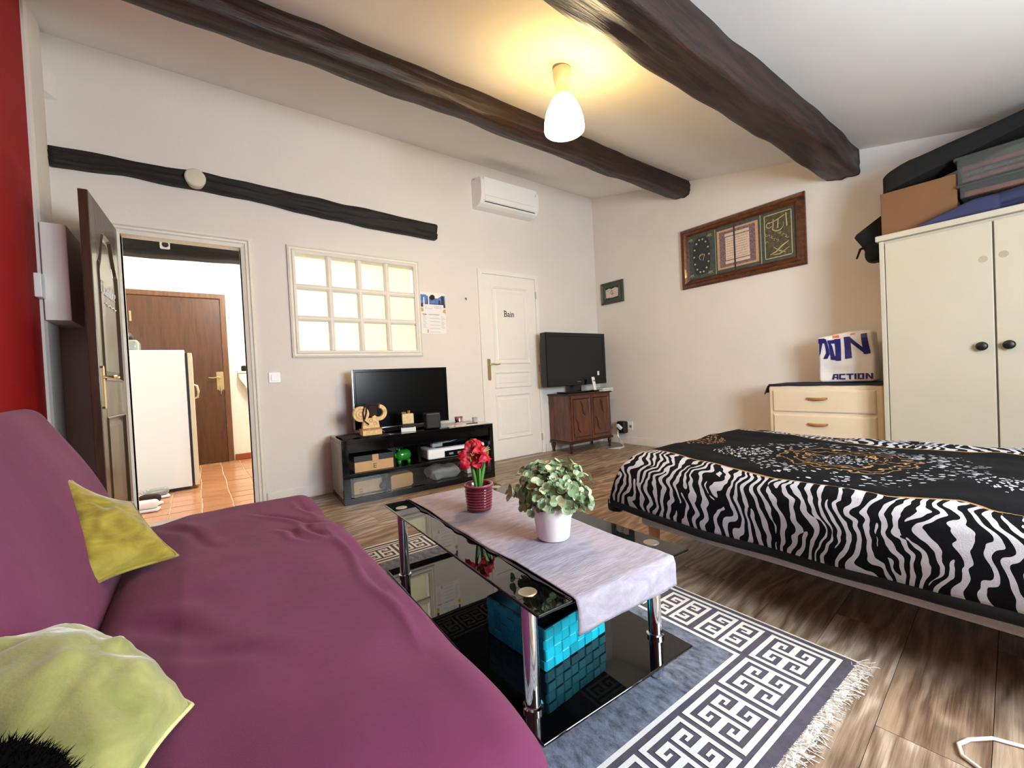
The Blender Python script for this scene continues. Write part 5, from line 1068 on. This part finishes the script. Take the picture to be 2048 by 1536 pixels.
for k in range(12): ribbon(mb, arc(ax(.775+.19*((k*7) % 11)/11), ay(.40+.18*((k*5) % 7)/7), 0.010, 40*k, 40*k+210, 6), 0.003, g)
mb.build('calligraphy', 'goldart', parent=pf)
# small framed picture
sf = thing('small_picture', 'small dark green framed picture of an open book beside the corner', 'picture', (XR, 3.56, 1.78))
mb = MB(RIGHT(XR)); mb.loft(-3.735, 1.782, -3.383, 2.055, [(0, 0), (0, 0.022), (0.012, 0.028), (0.03, 0.014), (0.058, 0.014), (0.063, 0.02), (0.07, 0.012)], cap=False); mb.build('frame', 'greenframe', parent=sf)
mb = MB(RIGHT(XR)); mb.rect(-3.67, 1.845, -3.445, 1.99, 0.012); mb.build('backing', 'tealdark', parent=sf)
mb = MB(RIGHT(XR)); mb.prism([(-3.655, 1.862), (-3.56, 1.855), (-3.465, 1.862), (-3.46, 1.965), (-3.51, 1.978), (-3.56, 1.965), (-3.61, 1.978), (-3.66, 1.962)], 0.0122, 0.013); mb.build('book_print', 'bookart', parent=sf)
mb = MB(RIGHT(XR)); ribbon(mb, arc(-3.555, 1.92, 0.022, 80, 330, 9), 0.008, 0.0132); ribbon(mb, [(-3.57, 1.955), (-3.55, 1.94), (-3.545, 1.90)], 0.007, 0.0132); mb.build('book_mark', 'mauve', parent=sf)
# poster beside the internal window
po = thing('wall_calendar', 'white paper calendar sheet with blue city photo, held by a dark magnet', 'calendar', (1.915, YB, 1.37))
x0, x1, z0, z1 = 1.782, 2.05, 1.378, 1.785; q = lambda u, v: (x0+(x1-x0)*u, z0+(z1-z0)*v)
mb = MB(BACK(YB)); mb.box(x0, x1, z0, z1, 0.001, 0.002); mb.build('sheet', 'paper', parent=po)
def prect(mb, u0, v0, u1, v1, z): a, b = q(u0, v0); c, d = q(u1, v1); mb.rect(a, b, c, d, z)
mb = MB(BACK(YB)); prect(mb, 0, .72, 1, .94, .0024); mb.build('sky_photo', 'skyprint', parent=po)
mb = MB(BACK(YB)); prect(mb, 0, .64, 1, .73, .0028)
for u, w, h in ((.1, .04, .88), (.26, .05, .86), (.3, .02, .8), (.72, .08, .82), (.84, .12, .92)): prect(mb, u, .70, u+w, h, .0027)
mb.build('skyline', 'darkprint', parent=po)
mb = MB(BACK(YB)); mb.prism([q(.02, .99), q(.9, .99), q(.85, .93), q(.7, .865), q(.5, .87), q(.33, .90), q(.15, .955)], .0028, .0032); prect(mb, .1, .58, .92, .71, .0033); prect(mb, .3, .7, .345, .9, .003); prect(mb, .11, .71, .16, .88, .003); mb.build('white_print', 'paper', parent=po)
mb = MB(BACK(YB)); mb.prism([q(.0, .52), q(.11, .54), q(.1, .61), q(.0, .63)], .003, .0034); mb.prism([q(1, .5), q(.88, .53), q(.92, .6), q(1, .61)], .003, .0034); prect(mb, .22, .02, .27, .10, .003); mb.build('gold_corner', 'goldprint', parent=po)
mb = MB(BACK(YB)); prect(mb, .06, .455, .22, .475, .0036); mb.build('red_heading', 'redprint', parent=po)
mb = MB(BACK(YB)); prect(mb, .3, .455, .73, .47, .0036)
for k in range(5): prect(mb, .33, .37-.083*k, .74, .376-.083*k, .0036)
for k in range(9): prect(mb, .06, .42-.035*k, .06+.10+.03*(k % 3), .426-.035*k, .0036)
for k in range(9): prect(mb, .80, .42-.035*k, .80+.10+.03*(k % 3), .426-.035*k, .0036)
for k in range(4): prect(mb, .54, .68-.022*k, .84, .685-.022*k, .0036)
for (a, b, c, d) in ((.16, .60, .46, .605), (.455, .60, .46, .69), (.18, .655, .26, .66), (.18, .63, .24, .635)): prect(mb, a, b, c, d, .0036)
mb.build('printed_line', 'greytext', parent=po)
mb = MB(BACK(YB)); mb.lathe([(0.026, 0.0034), (0.026, 0.012), (0.022, 0.014)], (*q(.47, .88), 0), 20); mb.build('magnet', 'darkcloth', parent=po)
mb = MB(BACK(YB)); mb.tube([(2.29, 1.755, 0), (2.29, 1.755, 0.02), (2.292, 1.735, 0.024)], 0.004, 6); tag(mb.build('wall_hook', 'darkcloth'), 'tiny dark hook in the white wall left of the bathroom door', 'hook')
# ------------------------------------------------------------------ chest of drawers and bag
ch = thing('chest_of_drawers', 'cream chest of drawers with orange wooden handles against the right wall', 'chest', (4.1, 1.225, 0))
CX, Y0, Y1, CH = 3.90, 0.845, 1.607, 0.728
mb = MB(); mb.rbox(((CX+XR-0.01)/2, (Y0+Y1)/2, CH/2+0.004), (XR-0.01-CX, Y1-Y0, CH), 0.022, (1, 1, 1)); mb.build('carcass', 'cream', parent=ch, smooth=True)
for za, zb in ((0.512, 0.690), (0.305, 0.492), (0.09, 0.285)):
    mb = MB(RIGHT(CX)); mb.loft(-1.570, za, -0.888, zb, [(0, 0), (0.002, 0.006), (0.010, 0.012), (0.016, 0.0125)]); d = mb.build('drawer', 'cream', parent=ch)
    mb = MB(RIGHT(CX)); zc = (za+zb)/2+0.022; mb.tube([(-1.315, zc+0.004, 0.012), (-1.305, zc, 0.026), (-1.25, zc-0.003, 0.03), (-1.195, zc, 0.026), (-1.185, zc+0.004, 0.012)], [0.007, 0.010, 0.011, 0.010, 0.007], 8); mb.build('handle', 'orange', parent=d, smooth=True)
def cl(i, j):
    y = Y0+0.004+(Y1-Y0+0.02)*j; x = CX-0.008+(XR-0.02-CX)*i; z = CH+0.008+max(0, wob((x, y, 0), 8, 0.005)); 
    if y > Y1: z -= (y-Y1)*3.0
    if i < 0.06: z -= 0.010
    return (x, y, z)
mb = MB(); mb.grid(cl, 30, 60); o = mb.build('chest_cover', simple('dark_navy_cover', (26, 26, 40), 0.85, var=0.2, vscale=14), smooth=True); o.modifiers.new('thick', 'SOLIDIFY').thickness = 0.004; o.modifiers['thick'].offset = 1; tag(o, 'dark navy cloth over the top of the cream chest of drawers', 'cloth')
bag = thing('shopping_bag', 'white shopping bag with big navy letters standing on the cream chest', 'bag', (4.08, 1.10, CH+0.014))
BX = 4.03; b0 = CH+0.016
def bagdef(p):
    x, y, z = p; t = (z-b0)/0.375; x += wob((y, z, 0), 7, 0.03, 2)*min(1, t*3)-0.01; y += wob((0, z, y), 5, 0.012, 4)
    if z > b0+0.33: z += 0.014*math.sin((y-0.9)*13)
    return (x, y, z)
mb = MB(); mb.rbox((BX+0.07, 1.098, b0+0.19), (0.14, 0.345, 0.375), 0.02, (4, 20, 20), bagdef); mb.build('bag_body', simple('white_bag_film', (232, 230, 228), 0.4, var=0.03, vscale=10, bump=0.5, bscale=16), parent=bag, smooth=True)
def onbag(poly):   # letters follow the crumpled front: subdivide and drape
    pass
def letter(mb, polys, s, u, v):
    for P in polys:
        mb.prism([(u+s*x, v+s*y) for x, y in P], 0.0, 0.0008)
Lt = {'A': [[(0, 0), (.25, 0), (.42, 1), (.17, 1)][:4], [(.17, 1), (.8, 1), (.8, .78), (.3, .78)], [(.6, 0), (.8, 0), (.8, 1), (.6, 1)], [(.15, .28), (.7, .28), (.7, .46), (.2, .46)]],
      'C': [[(0, 0), (.22, 0), (.22, 1), (0, 1)], [(0, 0), (.75, 0), (.75, .22), (0, .22)], [(0, .78), (.75, .78), (.75, 1), (0, 1)]],
      'T': [[(0, .78), (.8, .78), (.8, 1), (0, 1)], [(.29, 0), (.51, 0), (.51, 1), (.29, 1)]],
      'I': [[(0, 0), (.24, 0), (.24, 1), (0, 1)]],
      'O': [[(0, 0), (.24, 0), (.24, 1), (0, 1)], [(.52, 0), (.76, 0), (.76, 1), (.52, 1)], [(.2, 0), (.56, 0), (.56, .22), (.2, .22)], [(.2, .78), (.56, .78), (.56, 1), (.2, 1)]],
      'N': [[(0, 0), (.25, 0), (.25, 1), (0, 1)], [(.62, 0), (.87, 0), (.87, 1), (.62, 1)], [(0, 1), (.28, 1), (.87, 0), (.60, 0)]]}
def drape(mb):    # push the lettering on to the bag front surface
    out = []
    for p in mb.v:
        q_ = Vector(bagdef((BX, p.y, p.z))); out.append(Vector((q_.x-0.0036-(0.0008 if p.x < BX-0.0004 else 0), p.y, p.z)))
    mb.v = out
def fine(polys, n=5):   # cut each stroke into small quads so that it follows the folds
    out = []
    for P in polys:
        a, b, c, d = [Vector(p) for p in P]
        for i in range(n):
            for j in range(n):
                f = lambda u, v: tuple(a*(1-u)*(1-v)+b*u*(1-v)+c*u*v+d*(1-u)*v)
                out.append([f(i/n, j/n), f((i+1)/n, j/n), f((i+1)/n, (j+1)/n), f(i/n, (j+1)/n)])
    return out
mb = MB(RIGHT(BX))
T_ = [[(-1.262, b0+.312), (-1.218, b0+.312), (-1.218, b0+.35), (-1.262, b0+.35)], [(-1.26, b0+.212), (-1.252, b0+.23), (-1.232, b0+.315), (-1.256, b0+.315)]]
I_ = [[(-1.236, b0+.188), (-1.208, b0+.188), (-1.192, b0+.225), (-1.214, b0+.235)], [(-1.214, b0+.232), (-1.192, b0+.222), (-1.198, b0+.29), (-1.216, b0+.28)], [(-1.216, b0+.28), (-1.198, b0+.29), (-1.208, b0+.342), (-1.224, b0+.347)]]
O_ = [[(-1.186, b0+.182), (-1.155, b0+.178), (-1.172, b0+.285), (-1.196, b0+.34)], [(-1.186, b0+.18), (-1.118, b0+.168), (-1.118, b0+.20), (-1.186, b0+.212)], [(-1.152, b0+.168), (-1.118, b0+.168), (-1.118, b0+.338), (-1.156, b0+.338)], [(-1.196, b0+.304), (-1.118, b0+.304), (-1.118, b0+.338), (-1.200, b0+.33)]]
N_ = [[(-1.092, b0+.180), (-1.052, b0+.184), (-1.060, b0+.348), (-1.097, b0+.348)], [(-0.985, b0+.21), (-0.945, b0+.214), (-0.958, b0+.366), (-0.995, b0+.362)], [(-1.097, b0+.348), (-1.066, b0+.35), (-0.945, b0+.214), (-0.975, b0+.208)]]
for P in (T_, I_, O_, N_):
    for p in fine(P): mb.prism(p, 0.0, 0.0008)
drape(mb); mb.build('lettering', 'navyink', parent=bag); mb = MB(RIGHT(BX))
x = -1.185
for c_ in 'ACTION':
    for p in fine([[(x+0.053*a, b0+0.022+0.044*b) for a, b in P] for P in Lt[c_]], 3): mb.prism(p, 0.0, 0.0008)
    x += {'I': 0.019}.get(c_, 0.0475)
drape(mb); mb.build('lettering', 'navyink', parent=bag)
mb = MB(RIGHT(BX)); 
for p in fine([[(-1.165, b0+.346), (-1.125, b0+.346), (-1.125, b0+.366), (-1.165, b0+.366)], [(-1.06, b0+.362), (-1.03, b0+.364), (-1.03, b0+.372), (-1.06, b0+.370)]], 3): mb.prism(p, 0, 0.0008)
drape(mb); mb.build('orange_print', 'orangeprint', parent=bag)

# ------------------------------------------------------------------ wardrobe and what lies on it
wd = thing('wardrobe', 'tall ivory two-door wardrobe with black knobs at the right edge', 'wardrobe', (4.0, 0.3, 0))
FX, WY0, WY1, WH = 3.75, -0.205, 0.815, 1.712
mb = MB(); mb.box(FX+0.02, XR-0.01, WY0, WY1, 0.0, WH-0.01); mb.build('carcass', 'ivory', parent=wd, bevel=0.004)
mb = MB(); mb.box(FX-0.012, XR-0.008, WY0-0.018, WY1+0.018, WH-0.01, WH+0.028); mb.build('cornice', 'ivory', parent=wd, bevel=0.006)
mb = MB(); mb.box(FX-0.002, FX+0.02, WY1-0.026, WY1, 0, WH-0.012); mb.build('stile', 'ivory', parent=wd, bevel=0.003)
for a, b, ky in ((0.307, WY1-0.03, 0.357), (WY0+0.01, 0.299, 0.252)):
    mb = MB(); mb.box(FX-0.002, FX+0.018, a, b, 0.06, WH-0.03); d = mb.build('door', 'ivory', parent=wd, bevel=0.003)
    mb = MB(RIGHT(FX-0.002)); mb.lathe([(0.010, 0), (0.010, 0.012), (0.024, 0.020), (0.026, 0.028), (0.018, 0.034)], (-ky, 0.957, 0), 20); mb.build('knob', 'black', parent=d, smooth=True)
for my, mz in ((0.345, 1.468), (0.265, 1.478)): mb = MB(RIGHT(FX-0.0022)); mb.prism(arc(-my, mz, 0.020, 0, 340, 16), 0, 0.0005); mb.build('worn_mark', simple('faded_tan_mark', (166, 154, 132), 0.6, var=0.1), parent=wd)
mb = MB(); mb.box(FX+0.02, XR-0.02, WY0+0.01, WY1-0.02, 0, 0.058); mb.build('plinth', 'ivory', parent=wd)
zt2 = WH+0.029
o = None
mb = MB(T(4.02, 0.64, zt2) @ Rz(2)); mb.box(-0.17, 0.18, -0.180, 0.185, 0.0005, 0.302); o = mb.build('cardboard_carton', 'carddark', bevel=0.004); tag(o, 'brown cardboard carton on the near left corner of the wardrobe top', 'box')
mb = MB(T(4.02, 0.64, zt2) @ Rz(2)); mb.box(0.0, 0.03, -0.180, 0.185, 0.3022, 0.304); mb.build('tape_seam', 'card', parent=o)
mb = MB(T(3.93, 0.12, zt2) @ Rz(2)); mb.rbox((0.02, 0.02, 0.072), (0.32, 0.56, 0.125), 0.06, (4, 8, 2), lambda p: p+Vector((0, 0, -0.05*max(0, (p.y-0.02)/0.28)*(1 if p.z > 0.04 else 0)+wob(p, 6, 0.012) if p.z > 0.02 else 0)))
mb.M = IDM; mb.rbox((3.80, 0.45, zt2+0.05), (0.06, 0.36, 0.10), 0.028, (2, 10, 2), lambda p: (p.x, p.y, zt2+0.002+(p.z-zt2)*max(0.05, min(1.0, (0.64-p.y)/0.26))**0.8))
tag(mb.build('folded_quilt', 'navy', smooth=True), 'folded navy quilt on the wardrobe top under the clear boxes', 'quilt')
def clearbox(y0_, y1_, x0_, x1_, za, h, inner, label):
    t_ = thing('storage_box', label, 'box', ((x0_+x1_)/2, (y0_+y1_)/2, za))
    mb = MB(); th = 0.004
    for a in ((x0_, x0_+th, y0_, y1_), (x1_-th, x1_, y0_, y1_), (x0_+th, x1_-th, y0_, y0_+th), (x0_+th, x1_-th, y1_-th, y1_)): mb.box(*a, za+0.002, za+h-0.012)
    mb.box(x0_, x1_, y0_, y1_, za, za+0.003); mb.build('tub', 'milky', parent=t_)
    mb = MB(); mb.box(x0_-0.012, x1_+0.012, y0_-0.012, y1_+0.012, za+h-0.012, za+h); mb.build('lid', 'milky', parent=t_, bevel=0.003)
    mb = MB(); 
    for a in ((x0_-0.014, x0_-0.002, y0_-0.014, y1_+0.014), (x0_-0.002, x1_, y1_+0.002, y1_+0.014)): mb.box(*a, za+h-0.02, za+h-0.008)
    mb.build('rim', 'milky', parent=t_, bevel=0.002)
    k = 0; zz = za+0.006
    while zz+0.035 < za+h-0.02:
        mb = MB(); mb.rbox(((x0_+x1_)/2+0.0, (y0_+y1_)/2, zz+0.017), (x1_-x0_-0.03, y1_-y0_-0.03, 0.034), 0.014, (2, 4, 1), lambda p: p+Vector((0, 0, wob(p, 9, 0.008, zz))))
        tag(mb.build('folded_linen', inner[k % len(inner)], smooth=True), ['lower folded linen inside ', 'second folded linen inside ', 'third folded linen inside ', 'top folded linen inside '][k]+label.split(' on ')[0].replace('clear ', 'the clear '), 'linen'); zz += 0.037; k += 1
    return t_
clearbox(-0.12, 0.44, 3.845, 4.20, zt2+0.135, 0.085, ['orangecloth'], 'shallow clear storage box on the navy quilt')
clearbox(-0.12, 0.45, 3.845, 4.20, zt2+0.222, 0.165, ['pinkcloth', 'mauve', 'pinkcloth'], 'deeper clear storage box on top of the shallow one')
mb = MB(); mb.rbox((4.0, 0.435, 0.5), (0.24, 0.77, 1.0), 0.05, (3, 14, 3), lambda p: (p.x+wob(p, 4, 0.012), p.y, 2.048+(0.82-p.y)*0.25+p.z*(0.165-0.085*(0.82-p.y)/0.77)*min(1, 0.35+4.5*(0.83-p.y))**0.4+wob((p.x, p.y, 0), 5, 0.010, 3)*(1 if p.z > 0.3 else 0)))
tag(mb.build('long_case', 'blackcloth', smooth=True), 'long black soft case sloping up from the brown carton across the clear boxes', 'case')
hb_ = thing('hanging_bag', 'black cloth bag hanging off the left side of the wardrobe top', 'bag', (3.95, 0.90, 1.62))
mb = MB(RIGHT(4.05)); mb.prism([(-1.0, 1.815), (-0.985, 1.835), (-0.84, 1.93), (-0.838, 1.62), (-0.875, 1.655), (-0.94, 1.70), (-0.955, 1.735)], -0.02, 0.10); mb.build('flap', 'blackcloth', parent=hb_, bevel=0.008)
mb = MB(RIGHT(4.05)); mb.rbox((-0.885, 1.685, 0.05), (0.11, 0.13, 0.16), 0.045, 3, lambda p: p+Vector((wob(p, 9, 0.02), wob(p, 9, 0.02, 2), 0))); mb.build('pouch', 'blackcloth', parent=hb_, smooth=True)
mb = MB(RIGHT(4.05)); mb.tube([(-0.955, 1.735, 0.05), (-0.975, 1.73, 0.055), (-0.985, 1.70, 0.055), (-1.0, 1.665, 0.05)], [0.012, 0.009, 0.007, 0.006], 6); mb.build('strap', 'blackcloth', parent=hb_, smooth=True)

# ------------------------------------------------------------------ hall furniture
fr = thing('fridge', 'white fridge in the hall, its door edge with handle facing right', 'fridge', (-0.33, 5.3, 0))
mb = MB(); mb.box(-0.66, -0.085, 5.03, 5.56, 0.03, 1.315); mb.build('cabinet_body', 'plastic', parent=fr, bevel=0.006)
mb = MB(); mb.box(-0.084, -0.066, 5.045, 5.55, 0.05, 1.29); mb.build('door_seal', 'black', parent=fr)
mb = MB(); mb.box(-0.065, -0.030, 5.03, 5.56, 0.035, 1.287); d = mb.build('door', 'cream', parent=fr, bevel=0.005)
mb = MB(); mb.tube([(-0.03, 5.10, 0.985), (-0.005, 5.10, 0.975), (0.004, 5.10, 0.92), (-0.005, 5.10, 0.865), (-0.03, 5.10, 0.855)], 0.010, 8); mb.build('handle', 'cream', parent=d, smooth=True)
mb = MB(); mb.box(-0.64, -0.10, 5.06, 5.54, 0.0, 0.03); mb.build('base', 'black', parent=fr)
kt = thing('small_appliance', 'small appliance with dark dome on steel base on the fridge top', 'appliance', (-0.50, 5.2, 1.316))
mb = MB(); mb.rbox((-0.52, 5.2, 1.366), (0.22, 0.20, 0.10), 0.03, 1); mb.build('steel_base', 'greygloss', parent=kt, smooth=True)
mb = MB(); mb.lathe([(0.10, 1.418), (0.098, 1.45), (0.075, 1.485), (0.04, 1.502), (0.01, 1.506)], (-0.545, 5.2, 0), 28); mb.build('dome', 'black', parent=kt, smooth=True)
def shoe(x, y, a, m, label):
    t_ = thing('shoe', label, 'shoe', (x, y, 0.003)); S = T(x, y, 0.003) @ Rz(a)
    mb = MB(S); mb.rbox((0, 0, 0.012), (0.085, 0.25, 0.022), 0.010, (1, 2, 1)); mb.build('sole', 'plastic', parent=t_, smooth=True)
    mb = MB(S); mb.rbox((0, 0, 0.055), (0.082, 0.245, 0.066), 0.030, (2, 8, 2), lambda p: Vector((p.x*(1-0.2*abs(p.y)/0.13), p.y, 0.024+(p.z-0.022)*(1.0 if p.y < 0 else max(0.4, 1-p.y*4.5))))); mb.build('upper', m, parent=t_, smooth=True)
    mb = MB(S)
    for k in range(3): mb.tube([(-0.025, 0.02+0.02*k, 0.082-0.007*k), (0.0, 0.02+0.02*k, 0.088-0.007*k), (0.025, 0.02+0.02*k, 0.082-0.007*k)], 0.003, 5)
    mb.build('lace', 'paper', parent=t_)
shoe(-0.37, 4.83, 100, 'greygloss', 'pale grey shoe on the hall tiles in front of the fridge'); shoe(-0.40, 4.60, 60, 'darkcloth', 'dark brown shoe on the hall tiles beside the door'); shoe(-0.41, 4.36, 80, 'plastic', 'white shoe on the hall tiles nearest the doorway')
sh = thing('wall_shelf', 'small white wedge shelf on the hall wall right of the brown door', 'shelf', (0.50, 6.5, 1.0))
mb = MB(BACK(HB)); mb.prism([(0.435, 1.13), (0.72, 1.13), (0.72, 0.70), (0.60, 0.78), (0.435, 1.07)], 0.0, 0.16); mb.build('bracket', 'white', parent=sh, bevel=0.004)
mb = MB(BACK(HB)); mb.box(0.425, 0.73, 1.131, 1.155, 0.0, 0.175); mb.build('shelf_top', 'white', parent=sh, bevel=0.003)
mb = MB(BACK(HB)); mb.rbox((0.53, 1.193, 0.09), (0.12, 0.072, 0.08), 0.015, 1); tag(mb.build('black_pouch', 'blackcloth', smooth=True), 'small black object on the white hall shelf', 'pouch')
